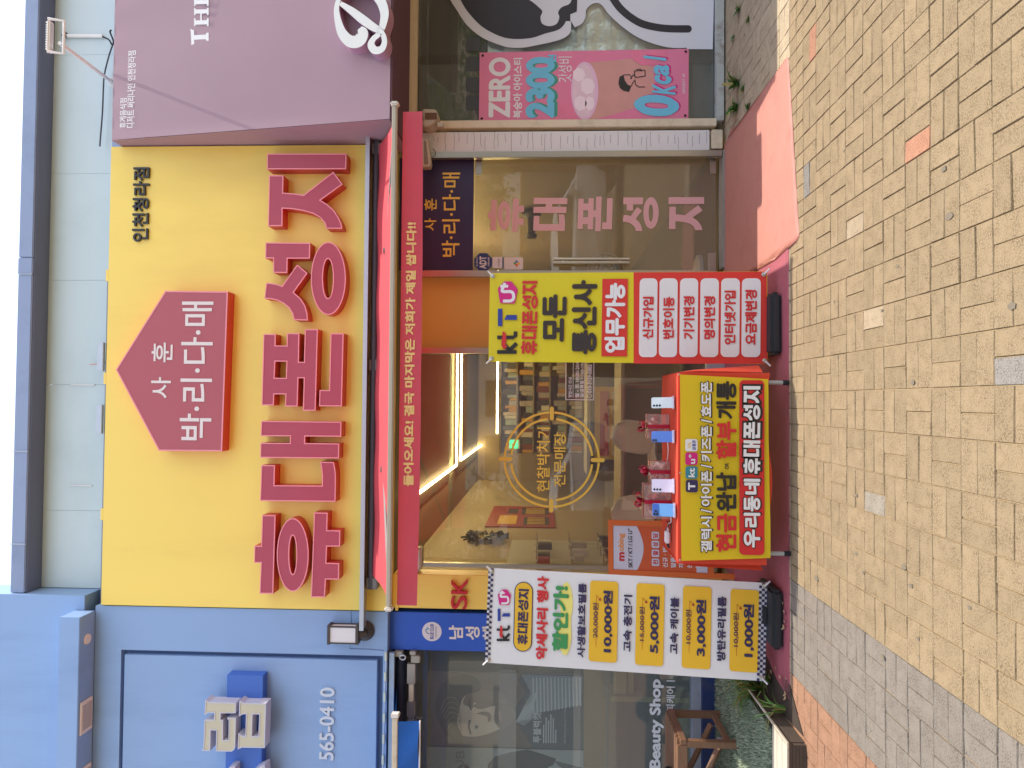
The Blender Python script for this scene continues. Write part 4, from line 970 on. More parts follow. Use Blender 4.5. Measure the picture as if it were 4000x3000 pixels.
q.build('awning_bracket', MET, bw, bevel=.004)
q = MB(); pbox(pg2, (1590, 1622, 2672, 2594), -.03, .05, q, MET); pbox(pg2, (1596, 1616, 2742, 2672), -.02, .03, q, CREAM); pbox(pg2, (1590, 1620, 2800, 2742), -.03, .05, q, DKM); pbox(pg2, (1592, 1614, 3100, 2800), -.02, .03, q, DKM); q.build('folding_arm', MET, bw, bevel=.003)
q = MB()
t0 = [pg2.pt(1565+12*math.cos(k*.63)*1.0+8, 2568+9*math.sin(k*.63), .04) for k in range(11)]; q.tube(t0, .006, ALU, 6); q.tube([pg2.pt(1628, 2800, .02), pg2.pt(1640, 2806, .03), pg2.pt(1650, 2800, .03)], .005, DKM, 6); q.build('crank_ring', ALU, bw)
text('lettering', 's Beauty Shop', W_GL, (2537, 2593, 3052, 2653), WHITE, bw, .0075, weight=3)
text('lettering', '.피케어ㅣ', W_GL, (2603, 2637, 2790, 2658), WHITE, bw, .0075, weight=1)
ba = thing('blue_awning', (-3.2, 5.5, 2.5), 'blue rolled awning with white front bar over the barber window', 'awning')
BAW = mat('blue_awning_canvas', '#1f6ac0', .6, .08, 3, trans=.3, k=.9)
pba = wall(5.55)
za, zb_ = pba.pt(1556, 2900).z, pba.pt(1640, 2900).z; xe = pba.pt(1600, 2815).x
q = MB(); N = 40; V = []; Fc = []
for i in range(N+1):
    for j in range(7):
        x = xe-2.5*i/N; V.append((x, 5.53+.025*math.sin(i*.9+.4*j)*j/6, za+(zb_-za)*j/6 + .01*math.sin(i*.5)*j/6))
for i in range(N):
    for j in range(6): k = i*7+j; Fc.append((k, k+7, k+8, k+1))
q.raw(V, Fc, BAW); q.build('valance', BAW, ba, smooth=True)
q = MB(); q.face([(xe+.02, 5.56, za+.03), (xe-2.5, 5.56, za+.03), (xe-2.5, 6.2, 2.86), (xe+.02, 6.2, 2.86)], BAW); q.build('canopy', BAW, ba)
q = MB(); q.box((xe-2.5, 5.52, za+.002), (xe+.03, 5.57, za+.045), CREAM); q.box((xe+.03, 5.51, za-.008), (xe+.06, 5.575, za+.055), WHITE); q.build('front_bar', CREAM, ba, bevel=.005)
q = MB(); q.tube([(xe-2.5, 5.535, zb_), (xe+.01, 5.535, zb_-.002)], .007, WHITE, 6); q.build('hem_rod', WHITE, ba)
# posters behind the barber glass
zq = lambda x, y: (1550+x*.5877, 2400+y*.5877)
pp1 = wall(6.385)
po = thing('hair_poster', (-2.6, 6.45, 1.3), 'dim poster of a bearded man in a striped shirt behind the barber window', 'poster')
PBG = mat('poster_brown', '#786860', .6, .1, 3, k=.9); SKIN = mat('poster_skin', '#e8d4c6', .6, .12, 5, k=.95); SKIND = mat('poster_skin_dark', '#8c786e', .6, .1, 6, k=.9); HAIR = mat('poster_hair', '#564a42', .6, .35, 14, k=.9, stretch=(3, 1, 1))
def pz(pts, off): return [pp1.ab(*zq(*p), off) for p in pts]
q = MB(); flat(q, pp1, [pz([(200, 375), (1235, 400), (1240, 895), (200, 868)], 0)], -.002, PBG, .002); q.build('sheet', PBG, po)
q = MB()
sm = lambda pts, k=4: smooth_line(pts+[pts[0]], k)[:-1]
flat(q, pp1, [pz([(905, 890), (800, 720), (770, 640), (860, 520), (800, 430), (860, 395), (1235, 405), (1240, 895)], .001)], .0006, mat('poster_jacket', '#505860', .65, .3, 40, k=.9))
HLT = mat('poster_hair_light', '#a09080', .6, .3, 14, k=.9)
flat(q, pp1, [pz(sm([(385, 720), (425, 800), (520, 812), (610, 792), (690, 758), (745, 722), (766, 665), (745, 605), (690, 560), (600, 520), (500, 510), (430, 540), (400, 620)]), .0016)], .0012, SKIN)
flat(q, pp1, [pz(sm([(470, 520), (560, 505), (690, 520), (735, 580), (690, 600), (620, 615), (560, 630), (500, 620), (440, 590)]), .0019)], .0016, SKIND)
flat(q, pp1, [pz(sm([(255, 600), (280, 500), (340, 430), (430, 400), (520, 420), (560, 470), (540, 515), (470, 530), (432, 570), (415, 640), (400, 720), (432, 800), (440, 850), (390, 850), (330, 800), (280, 720)]), .0022)], .0019, HAIR)
for k in range(6):
    o = k*19
    P = smooth_line([(290+o*.4, 640+o*1.4), (330+o*.5, 560+o*1.6), (390+o*.35, 560+o*2.0), (425, 640+o*1.5)], 5); flat(q, pp1, [stroke(pz(P, .0024), [.002, .005]+[.007]*(len(P)-4)+[.004, .001])], .0023+k*.00004, HLT)
flat(q, pp1, [pz(sm([(690, 560), (640, 575), (655, 610), (648, 700), (690, 762), (745, 738), (792, 670), (765, 600), (725, 570)]), .0022)], .0018, mat('poster_beard', '#8e7c70', .65, .4, 26, k=.9))
flat(q, pp1, [pz(sm([(672, 640), (690, 650), (698, 690), (690, 718), (678, 690)]), .0026)], .0024, mat('poster_lips', '#b48a80', .5, .1, k=.9))
flat(q, pp1, [pz(sm([(520, 660), (580, 645), (622, 660), (628, 700), (606, 716), (600, 680), (560, 668)]), .0026)], .0024, SKIND)
for e in ([(478, 700), (470, 750), (486, 800), (498, 798), (486, 750), (492, 702)], [(478, 560), (474, 600), (490, 640), (500, 636), (488, 600), (492, 562)]): flat(q, pp1, [pz(e, .0026)], .0024, HAIR)
for cx, cy, rx, ry, m_ in ((528, 750, 15, 30, WHITEP), (530, 748, 12, 12, HAIR), (518, 606, 11, 22, SKIN), (520, 608, 10, 10, HAIR)): flat(q, pp1, [pz(ell(cx, cy, rx, ry, 16), .0028)], .0025+.0002*(rx == ry), m_)
q.build('portrait', SKIN, po)
q = MB(); SHT = mat('poster_shirt', '#9aa0a8', .65, .06, k=.9); SHL = mat('poster_stripe', '#dce0e4', .6, .05, k=.9)
flat(q, pp1, [pz([(790, 715), (845, 740), (960, 650), (1225, 600), (1232, 412), (830, 400), (890, 520), (860, 600)], .0016)], .0012, SHT)
for k in range(14):
    x = 905+k*24; flat(q, pp1, [pz([(x, 660-k*4), (x+9, 660-k*4), (x+5, 420), (x-4, 420)], .0019)], .0016, SHL)
for k in range(7): flat(q, pp1, [pz([(795+k*14, 712-k*3), (802+k*14, 716-k*3), (880+k*9, 565-k*8), (872+k*9, 560-k*8)], .0021)], .0018, SHL)
q.build('shirt', SHT, po)
q = MB(); text('', '투블럭컷', pp1, (1550+905*.5877, 1550+960*.5877, 2400+855*.5877, 2400+655*.5877), SHL, None, .0028, weight=2, mb=q)
text('', 'The Premium Service For Special Man', pp1, (1550+1112*.5877, 1550+1126*.5877, 2400+860*.5877, 2400+560*.5877), SHL, None, .0028, weight=0, mb=q)
for k, n in enumerate((120, 170, 150, 190, 165, 90)): pbox(pp1, (1550+(972+k*16)*.5877, 1550+(980+k*16)*.5877, 2400+855*.5877, 2400+(855-n)*.5877), .0024, .0004, q, SHL)
q.build('lettering', SHL, po)
p2 = thing('hair_poster', (-3.0, 6.45, 1.3), 'pale poster with a dark jacketed figure cut by the picture edge', 'poster')
q = MB(); flat(q, pp1, [pz([(200, 880), (1240, 905), (1240, 1300), (200, 1300)], .0)], -.002, mat('poster_grey', '#b0b6b6', .6, .05, k=.9), .002); q.build('sheet', None, p2)
q = MB(); flat(q, pp1, [pz([(600, 1300), (605, 1000), (650, 945), (760, 915), (870, 900), (960, 925), (1060, 960), (1040, 1000), (1000, 1020), (990, 1300)], .001)], .0006, mat('poster_black', '#2a2c2e', .6, .2, k=.6)); flat(q, pp1, [pz(ell(445, 1025, 40, 30, 20), .001)], .0006, HAIR); flat(q, pp1, [pz([(1040, 970), (1240, 1020), (1240, 1100), (1080, 1010)], .001)], .0006, mat('poster_trousers', '#6a7078', .6, k=.6)); q.build('figure', None, p2)
q = MB(); text('', 'CLUB', pp1, (1550+390*.5877, 1550+450*.5877, 2400+1160*.5877, 2400+905*.5877), mat('poster_watermark', '#9aa09e', .6, k=.65), None, .0015, weight=1, mb=q); q.build('lettering', None, p2)
ys = thing('salon_shelf', (-2.6, 7.2, .1), 'pale yellow salon trolley seen dimly below the hair poster', 'furniture')
YSH = mat('trolley_yellow', '#b8a468', .55, .06, k=.6); pz7 = wall(7.0)
q = MB(); pbox(pz7, (2400, 2447, 2710, 2600), 0, .3, q, YSH); pbox(pz7, (2385, 2800, 2745, 2725), 0, .3, q, YSH); pbox(pz7, (2452, 2475, 2720, 2600), -.05, .3, q, YSH); q.build('frame', YSH, ys)
q = MB(); pbox(pz7, (2460, 2800, 2725, 2590), -.1, .25, q, mat('trolley_front', '#7c8478', .6, .1, k=.5)); q.build('cabinet', None, ys)

# bench
be = thing('bench', (-3.0, 5.75, .1), 'small slatted brown wooden bench on the turf before the barber window', 'bench')
WB = mat('bench_wood', '#9a7254', .6, .18, 10, bump=.2, bscale=70, stretch=(1, 1, 5), k=.7)
zt_ = .535; xe_ = -2.57; yf, yb = 5.50, 6.06
q = MB()
for k in range(9): q.box((-4.0, yf+.03+k*.058, zt_), (xe_-.005, yf+.066+k*.058, zt_+.022), WB)
q.build('seat', WB, be, bevel=.003)
for y0_, y1_ in ((yf, yf+.026), (yb-.026, yb)):
    q = MB(); q.box((-4.0, y0_, zt_-.055), (xe_-.04, y1_, zt_+.02), WB); q.build('apron', WB, be, bevel=.003)
q = MB(); q.box((xe_-.038, yf, zt_-.05), (xe_, yb, zt_-.001), WB); q.build('end_rail', WB, be, bevel=.003)
for y in (yf, yb-.05):
    for x in (xe_-.058, -3.9):
        q = MB(); q.box((x, y, .10), (x+.05, y+.05, zt_-.052), WB); q.build('leg', WB, be, bevel=.003)
q = MB(); q.box((xe_-.05, yf+.05, .14), (xe_-.015, yb-.05, .18), WB); q.build('stretcher', WB, be, bevel=.003)
q = MB(); q.tube([(xe_-.62, yf+.10, zt_-.08), (xe_-.07, yf+.12, .20)], .026, WB, 4); q.tube([(xe_-.62, yb-.1, zt_-.08), (xe_-.07, yb-.12, .20)], .026, WB, 4); q.build('brace', WB, be)
q = MB(); q.box((xe_-.075, yf+.145, .155), (xe_-.055, yf+.185, .215), ALU); q.box((xe_-.36, yf+.07, .335), (xe_-.30, yf+.078, .36), ALU); q.build('hinge_plate', ALU, be)
q = MB(); q.lathe((-3.0, 5.7, zt_+.023), [(.11, 0), (.12, .03), (.07, .10), (.02, .12)], mat('black_bag', '#202226', .5, .2, k=.7), 14)
tag(q.build('black_bag', smooth=True), 'black bag lying on the slatted bench at the picture edge', 'bag')
# ================================================================== banner stands
def tilted(TL, TR, BR, BL, yt, yb_):
    p = [wall(yt).pt(*TL), wall(yt).pt(*TR), wall(yb_).pt(*BR), wall(yb_).pt(*BL)]
    c0 = (p[2]+p[3])/2; c1 = (p[0]+p[1])/2; up = c1-c0; rt = ((p[2]-p[3])+(p[1]-p[0]))/2
    return Plane(c0, rt - up*(rt.dot(up)/up.length_squared), up), p
def cloth(name, pl, corners_px, m, parent, wav, nx=14, ny=40):
    ab = [pl.ab(*c) for c in corners_px]; q = MB(); V = []; Fc = []
    for h in (0.0, -.0012):
        for i in range(nx+1):
            for j in range(ny+1):
                s, t = i/nx, j/ny
                a = (ab[3][0]*(1-s)+ab[2][0]*s)*(1-t)+(ab[0][0]*(1-s)+ab[1][0]*s)*t; b = (ab[3][1]*(1-s)+ab[2][1]*s)*(1-t)+(ab[0][1]*(1-s)+ab[1][1]*s)*t
                V.append(pl.at(a, b, h+wav(a, b)))
    K = (nx+1)*(ny+1)
    for b in (0, K):
        for i in range(nx):
            for j in range(ny): k = b+i*(ny+1)+j; Fc.append((k, k+ny+1, k+ny+2, k+1))
    q.raw(V, Fc, m); return q.build(name, m, parent, smooth=True)
RUB = mat('black_plastic_base', '#34383c', .55, .08, 20, k=.55)
def stand_frame(t, pl, x0, x1, y0, y1, z, ctr, corners):
    q = MB(); q.box((x0, y0, .008), (x1, y1, z), RUB); q.build('base', RUB, t, bevel=.022)
    q = MB(); cx = (x0+x1)/2; q.box((cx-.06, y0+.10, z-.002), (cx+.06, y0+.22, z+.03), RUB); q.build('base_socket', RUB, t, bevel=.008)
    top = pl.at(ctr, corners[0].z*.5+.4, -.06); 
    ab = [((c-pl.o).dot(pl.r), (c-pl.o).dot(pl.u)) for c in corners]
    b0, b1 = ab[3][1]+.03, ab[0][1]-.02
    q = MB(); q.tube([Vector((cx, y0+.16, z+.01)), pl.at(ctr, b0+.35, -.05), pl.at(ctr, b1-.3, -.04)], .011, ALU, 8); q.build('pole', ALU, t, smooth=True)
    for k, bb_ in ((0, b1), (2, b0)):
        q = MB(); L, Rr = (corners[0], corners[1]) if k == 0 else (corners[3], corners[2])
        q.tube([L-pl.n*.018, pl.at(ctr, bb_+(-.04 if k == 0 else .04), -.035), Rr-pl.n*.018], .006, ALU, 6); q.build('cross_arm', ALU, t)
    d = (.022, -.022)
    for k, (sa, sb) in enumerate(((1, -1), (-1, -1), (-1, 1), (1, 1))):
        c = pl.at(ab[k][0]+sa*.022, ab[k][1]+sb*.022, .006); q = MB()
        q.lathe(c, [(.015, 0), (.016, .003), (.010, .005), (.008, .002)], STEEL, 14, (pl.r, pl.u, pl.n)); q.tube([c+pl.n*.002, pl.at(ab[k][0]-sa*.014, ab[k][1]-sb*.014, .012)], .006, WHITE, 6); q.build('eyelet', STEEL, t, smooth=True)
def logo_kt(mb, pl, bx, off):
    """bx = (ixT, ixB, iyL, iyR)"""
    t, b, l, r = bx; X = lambda u: t+(b-t)*u; Y = lambda v: l+(r-l)*v
    st_ = lambda pts, w_: flat(mb, pl, [stroke([pl.ab(X(u), Y(v), off) for v, u in pts], w_)], off, BLACK)
    Hh = abs(pl.ab(t, l)[1]-pl.ab(b, l)[1]); w_ = Hh*.19
    st_([(.08, 0), (.08, 1)], w_); st_([(.14, .62), (.46, 1.0)], w_*1.05); st_([(.16, .62), (.42, .36)], w_*1.05); st_([(.72, .0), (.72, .82), (.80, .94), (.98, .94)], w_)
    P = smooth_line([(.26, .44), (.38, .33), (.55, .34), (.80, .37), (.97, .30)], 4)
    flat(mb, pl, [stroke([pl.ab(X(u), Y(v), off) for v, u in P], [w_*1.15]*(len(P)-6)+[w_*k_ for k_ in (1.1, 1.0, .9, .75, .6, .4)])], off+.0008, REDP)
def logo_t(mb, pl, bx, off):
    t, b, l, r = bx; X = lambda u: t+(b-t)*u; Y = lambda v: l+(r-l)*v
    for pts in ([(0, 0), (1, 0), (1, .23), (0, .23)], [(.36, .33), (.64, .46), (.64, 1), (.36, 1)]): flat(mb, pl, [[pl.ab(X(u), Y(v), off) for v, u in pts]], off, BLUEP)
def logo_u(mb, pl, bx, off, hexa=True):
    t, b, l, r = bx; X = lambda u: t+(b-t)*u; Y = lambda v: l+(r-l)*v; A = lambda v, u: pl.ab(X(u), Y(v), off)
    if hexa: flat(mb, pl, [[A(*p) for p in ((.02, .14), (0, .80), (.04, .86), (.60, 1.0), (.68, .97), (.98, .70), (1.0, .64), (1.0, .32), (.96, .28), (.72, .02), (.62, 0), (.06, .10))]], off, PINKP)
    Hh = abs(pl.ab(t, l)[1]-pl.ab(b, l)[1]); w_ = Hh*.15
    P = smooth_line([(.12, .26), (.12, .60), (.17, .74), (.30, .80), (.46, .76), (.54, .64), (.54, .26), (.64, .22), (.92, .36)], 4)
    flat(mb, pl, [stroke([A(*p) for p in P], w_)], off+.0008, WHITE)
    flat(mb, pl, [stroke([A(.78, .12), A(.78, .52)], w_*.9)], off+.0011, WHITE)

# ---- yellow banner
yc = [(1908, 1413), (1914, 1067), (2996, 1060), (3000, 1422)]
py, yco = tilted(*yc, 5.02, 4.86)
yb = thing('banner_stand', (.62, 4.9, 0), 'tall yellow and red banner stand listing phone services, right of the table', 'banner stand')
YBN = mat('lemon_banner', '#f0e028', .55, .03, 3, trans=.25, k=.92); RBN = mat('red_banner', '#d83228', .55, .03, 3, k=.9); WBN = mat('white_banner', '#f0f0ee', .55, .02, 3, trans=.2, k=.95)
wy = lambda a, b: .0014*math.sin(b*5+a*4)+.001*math.sin(a*9)
cl = cloth('banner_cloth', py, yc, YBN, yb, wy)
stand_frame(yb, py, .325, .745, 4.77, 5.12, .085, 0, yco)
q = MB()
def onp(mb, pl, box, off, m, rad=None, rot=0.0):
    flat(mb, pl, [rr_px(pl, box, off, rad, rot) if rad else [(x, y) for x, y in rr_px(pl, box, off, .0005, rot, 1)]], off, m)
ab_ = [py.ab(2475, 1420), py.ab(2475, 1064), py.ab(2994, 1061), py.ab(2999, 1421)]
N = 24
L0 = [(ab_[0][0]+(ab_[3][0]-ab_[0][0])*k/N, ab_[0][1]+(ab_[3][1]-ab_[0][1])*k/N) for k in range(N+1)]; R0 = [(ab_[1][0]+(ab_[2][0]-ab_[1][0])*k/N, ab_[1][1]+(ab_[2][1]-ab_[1][1])*k/N) for k in range(N+1)]
V = []; Fc = []; NX = 10
for k in range(N+1):
    for i in range(NX+1):
        a = L0[k][0]+(R0[k][0]-L0[k][0])*i/NX; b = L0[k][1]+(R0[k][1]-L0[k][1])*i/NX; V.append(py.at(a, b, .0012+wy(a, b)))
for k in range(N):
    for i in range(NX): j = k*(NX+1)+i; Fc.append((j, j+1, j+NX+2, j+NX+1))
q.raw(V, Fc, RBN); q.build('red_print', RBN, cl)
OF = .010
q = MB(); onp(q, py, (2351, 2451, 1392, 1089), OF-.004, RBN)
for x0_, x1_ in ((2497, 2567), (2575, 2646), (2655, 2726), (2735, 2807), (2816, 2889), (2897, 2971)): onp(q, py, (x0_, x1_, 1395, 1087), OF-.004, WBN, .034)
q.build('print_panel', WBN, cl)
q = MB(); logo_kt(q, py, (1942, 2018, 1382, 1293), OF); logo_t(q, py, (1945, 2019, 1274, 1206), OF); logo_u(q, py, (1945, 2022, 1186, 1099), OF); q.build('carrier_logo', BLACK, cl)
q = MB(); word_flat(q, py, ((2034, 2098, 1384, 1331), (2038, 2098, 1325, 1272), (2039, 2099, 1267, 1214), (2040, 2101, 1209, 1154), (2040, 2099, 1151, 1097)), OF, REDP); q.build('lettering', REDP, cl)
BRW = mat('brown_black_print', '#3a2e28', .6, .06, k=.8)
text('lettering', '모든', py, (2118, 2213, 1335, 1150), BRW, cl, OF, weight=4, wave=None)
text('lettering', '통신사', py, (2233, 2332, 1384, 1094), BRW, cl, OF, weight=4)
text('lettering', '업무가능', py, (2362, 2442, 1378, 1105), WHITE, cl, OF, weight=4)
for s, x0_, x1_, l, r in (('신규가입', 2510, 2553, 1325, 1159), ('번호이동', 2589, 2634, 1324, 1159), ('기기변경', 2669, 2713, 1325, 1157), ('명의변경', 2749, 2794, 1325, 1157), ('인터넷가입', 2829, 2874, 1346, 1135), ('요금제변경', 2910, 2957, 1347, 1132)):
    text('lettering', s, py, (x0_, x1_, l, r), REDP, cl, OF, weight=3)

# ---- white banner
wc = [(1895, 2588), (1909, 2218), (2998, 2277), (2988, 2661)]
pw, wco = tilted(*wc, 5.0, 4.86)
wb = thing('banner_stand', (-1.5, 4.9, 0), 'leaning white banner stand with accessory prices on yellow boxes and checkered ends', 'banner stand')
ww = lambda a, b: .0016*math.sin(b*4+a*3+1)+.001*math.sin(a*8)
cw = cloth('banner_cloth', pw, wc, WBN, wb, ww)
b0 = G(3066, 2540); b1 = G(3062, 2304)
stand_frame(wb, pw, b0.x, b1.x, 4.74, 5.10, .085, -.02, wco)
q = MB(); abw = [((c-pw.o).dot(pw.r), (c-pw.o).dot(pw.u)) for c in wco]
for end in (0, 1):
    (la, lb), (ra, rb) = (abw[0], abw[1]) if end == 0 else (abw[3], abw[2]); sg_ = -1 if end == 0 else 1; n = 36; st_ = (ra-la)/n
    for k in range(n):
        for r_ in range(2 if end == 0 else 3):
            if (k+r_) % 2 == 0:
                a0 = la+k*st_; b0_ = lb+(rb-lb)*k/n+sg_*r_*st_; q.raw([pw.at(a, b, .0065+ww(a, b)*.6) for a, b in ((a0, b0_), (a0+st_, b0_), (a0+st_, b0_+sg_*st_), (a0, b0_+sg_*st_))], [(0, 1, 2, 3)], NAVY)
q.build('checker_print', NAVY, cw)
TI = .043
def wtext(nm, s, box, m, weight, **k):
    t, b, l, r = box; d = (l-r)*TI/2; text(nm, s, pw, (t+d, b-d, l-8*0, r), m, cw, OF, weight=weight, **k)
z8 = lambda x0, x1, y0, y1: (1860+x0*.2773, 1860+x1*.2773, 2200+y1*.2773, 2200+y0*.2773)
q = MB(); logo_kt(q, pw, (1940, 1990, 2505, 2442), OF); logo_t(q, pw, (1944, 1992, 2426, 2378), OF); logo_u(q, pw, (1945, 1996, 2364, 2303), OF); q.build('carrier_logo', BLACK, cw)
q = MB(); bx = z8(530, 794, 262, 1247); onp(q, pw, bx, OF-.004, NAVY, .2); bx2 = (bx[0]+3.5, bx[1]-3.5, bx[2]-3.5, bx[3]+3.5); onp(q, pw, bx2, OF-.0032, YELP, .2)
PALE = mat('pale_yellow_print', '#f0e67a', .55, .02, k=.92)
for cx, cy, rx, ry in ((1270, 560, 90, 290), (1250, 1000, 90, 300), (1265, 800, 70, 480)):
    flat(q, pw, [[pw.ab(1860+x*.2773, 2200+y*.2773, OF) for x, y in ell(cx, cy, rx, ry)]], OF-.006+.0002*(cx-1250)/10, PALE)
for t, b, l, r in ((2302, 2412, 2586, 2270), (2483, 2593, 2600, 2280), (2665, 2777, 2612, 2291), (2851, 2963, 2625, 2303)): onp(q, pw, (t, b, l, r), OF-.004, YELP, .022)
q.build('print_panel', YELP, cw)
q = MB(); word_flat(q, pw, tuple((2021+dx, 2061+dx, l, r) for dx, l, r in ((0, 2517, 2478), (1, 2474, 2434), (2, 2429, 2389), (3, 2385, 2344), (5, 2340, 2301))), OF, NAVY); q.build('lettering', NAVY, cw)
wtext('lettering', '악세사리 행사', z8(823, 1037, 182, 1357), REDP, 4)
wtext('lettering', '할인가!', z8(1055, 1318, 318, 1243), mat('green_print', '#3f9a54', .55, .03, k=.85), 4)
wtext('lettering', '사생활보호필름', z8(1405, 1567, 280, 1330), NAVY, 3)
z2 = lambda x0, x1, y0, y1: (2000+x0*.6028, 2000+x1*.6028, 2000+y1*.6028, 2000+y0*.6028)
for s, bx, w_ in (('20,000원', (518, 565, 590, 815), 1), ('10,000원', (580, 662, 508, 910), 3), ('고속 충전기', (713, 785, 537, 905), 3), ('15,000원', (820, 865, 615, 835), 1), ('5,000원', (880, 965, 545, 915), 3),
                  ('고속 케이블', (1015, 1088, 553, 920), 3), ('10,000원', (1120, 1168, 633, 853), 1), ('3,000원', (1183, 1268, 568, 935), 3), ('방탄유리필름', (1320, 1395, 548, 965), 3), ('10,000원', (1428, 1475, 655, 873), 1), ('1,000원', (1490, 1578, 597, 940), 3)):
    wtext('lettering', s, z2(*bx), NAVY, w_)
q = MB(); RL = mat('strike_red', '#b03020', .5, .03, k=.85)
for x, y0_, y1_ in ((543, 870, 540), (843, 892, 556), (1147, 912, 574), (1454, 933, 597)):
    P = [pw.ab(2000+(x+dx)*.6028, 2000+y*.6028, OF) for dx, y in ((0, y0_), (4, y1_), (26, y1_+26))]
    flat(q, pw, [stroke(P[:2], .0024)], OF+.001, RL); flat(q, pw, [stroke(P[1:], .0024)], OF+.0011, RL)
    flat(q, pw, [[pw.ab(2000+(x+dx)*.6028, 2000+(y1_+dy)*.6028, OF) for dx, dy in ((36, 36), (16, 32), (30, 14))]], OF+.001, RL)
q.build('strike_line', RL, cw)

# ================================================================== red table
tb = thing('display_table', (-.42, 4.9, 0), 'table under a red cloth with a yellow printed banner across its front', 'table')
CLO = mat('red_tablecloth', '#e85238', .7, .05, 4, bump=.1, bscale=150, trans=.35, k=.92)
TZ = .728; tx0, tx1, ty0, ty1 = -1.03, .195, 4.60, 5.24
def smoothq(name, V, nx, ny, m, parent):
    Fc = [(i*(ny+1)+j, (i+1)*(ny+1)+j, (i+1)*(ny+1)+j+1, i*(ny+1)+j+1) for i in range(nx) for j in range(ny)]
    q = MB(); q.raw(V, Fc, m); return q.build(name, m, parent, smooth=True)
def skirt(p0, p1, out, n, bot, amp, seed):
    V = []; rnd = random.Random(seed); ph = rnd.uniform(0, 6)
    for i in range(n+1):
        s = i/n; P = Vector(p0).lerp(Vector(p1), s)
        for j in range(9):
            t = j/8; f = amp*t*(math.sin(s*17+ph)+.5*math.sin(s*37+2*ph)); z = TZ-(TZ-bot-.02*math.sin(s*9+ph))*t
            V.append(Vector((P.x, P.y, z))+Vector(out)*(f+.012*min(1, t*5)+.03*t*amp*20))
    return V
q = MB(); V = []
for i in range(31):
    for j in range(17):
        x = tx0+(tx1-tx0)*i/30; y = ty0+(ty1-ty0)*j/16; V.append((x, y, TZ+.003*math.sin(x*9+y*4)+.003*math.sin(x*3-y*14)-(.006 if i in (0, 30) or j in (0, 16) else 0)))
smoothq('cloth_top', V, 30, 16, CLO, tb)
smoothq('cloth_drop', skirt((tx0, ty0, 0), (tx1, ty0, 0), (0, -1, 0), 50, .155, .002, 1), 50, 8, CLO, tb)
smoothq('cloth_drop', skirt((tx1, ty0, 0), (tx1, ty1, 0), (1, 0, 0), 30, .20, .022, 2), 30, 8, CLO, tb)
smoothq('cloth_drop', skirt((tx0, ty0, 0), (tx0, ty1, 0), (-1, 0, 0), 30, .17, .014, 3), 30, 8, CLO, tb)
q = MB(); q.box((tx0+.02, ty0+.02, TZ-.04), (tx1-.02, ty1-.02, TZ-.012), mat('table_board', '#c8c0b4', .5, .05, k=.7)); q.build('table_top', None, tb)
LEG = mat('grey_table_leg', '#b4b8b4', .4, .05, 8, k=.75)
for x, y in ((-.965, 4.64), (.135, 4.66), (-.965, 5.18), (.135, 5.18)):
    q = MB(); q.tube([(x, y, .03), (x, y, TZ-.04)], .0135, LEG, 12); l_ = q.build('leg', LEG, tb, smooth=True)
    q = MB(); q.tube([(x, y, .006), (x, y, .045)], .0165, MATTBLK, 12); q.build('foot', MATTBLK, l_, smooth=True)
pt = wall(4.572)
YTB = mat('yellow_table_print', '#e8cc20', .55, .04, 3, trans=.2, k=.9)
wt = lambda a, b: .004*math.sin(a*7+b*3)+.003*math.sin(a*15+1)*max(0, (.7-b))
def cl2(corn, m, nm, par, off):
    ab = [pt.ab(*c) for c in corn]; V = []
    for i in range(31):
        for j in range(13):
            s, t = i/30, j/12; a = (ab[3][0]*(1-s)+ab[2][0]*s)*(1-t)+(ab[0][0]*(1-s)+ab[1][0]*s)*t; b = (ab[3][1]*(1-s)+ab[2][1]*s)*(1-t)+(ab[0][1]*(1-s)+ab[1][1]*s)*t
            V.append(pt.at(a, b, off+wt(a, b)))
    return smoothq(nm, V, 30, 12, m, par)
tbn = cl2([(2661, 2190), (2656, 1463), (3000, 1481), (3010, 2180)], YTB, 'front_banner', tb, 0)
O2 = .012
q = MB()
for (t, b, l, r), m_ in (((2679, 2726, 1923, 1875), NAVYS), ((2678, 2725, 1870, 1822), mat('teal_print', '#2f8a9a', .5, .03, k=.85)), ((2677, 2725, 1816, 1768), PINKP), ((2677, 2725, 1763, 1715), WHITE)): onp(q, pt, (t, b, l, r), O2-.003, m_, .014)
onp(q, pt, (2888, 2986, 2168, 1485), O2-.003, REDP, .03)
tp = q.build('print_panel', REDP, tbn)
q = MB(); text('', 'T', pt, (2688, 2716, 1914, 1885), WHITE, None, O2, weight=3, mb=q); text('', 'kt', pt, (2689, 2714, 1864, 1828), WHITE, None, O2, weight=2, mb=q); text('', 'u⁺', pt, (2690, 2716, 1812, 1774), WHITE, None, O2, weight=2, mb=q)
text('', '알뜰폰', pt, (2704, 2718, 1758, 1719), BLUEP, None, O2, weight=1, mb=q); flat(q, pt, [stroke([pt.ab(x, y, O2) for x, y in ((2688, 1750), (2698, 1742), (2686, 1738), (2700, 1730))], .006)], O2, YELP)
q.build('carrier_logo', WHITE, tbn)
def outlined(s, bx, w_=1, dz=0.0):
    t, b, l, r = bx
    text('lettering', s, pt, (t-3, b+5, l+4, r-4), BLACK, tbn, O2+dz, weight=4); text('lettering', s, pt, (t+1, b-1, l, r), WHITE, tbn, O2+.0012+dz, weight=w_)
for s, l, r in (('갤럭시', 2157, 2018), ('/', 2003, 1989), ('아이폰', 1977, 1839), ('/', 1828, 1814), ('키즈폰', 1803, 1663), ('/', 1652, 1637), ('효도폰', 1628, 1491)): outlined(s, (2737, 2782, l, r), 2)
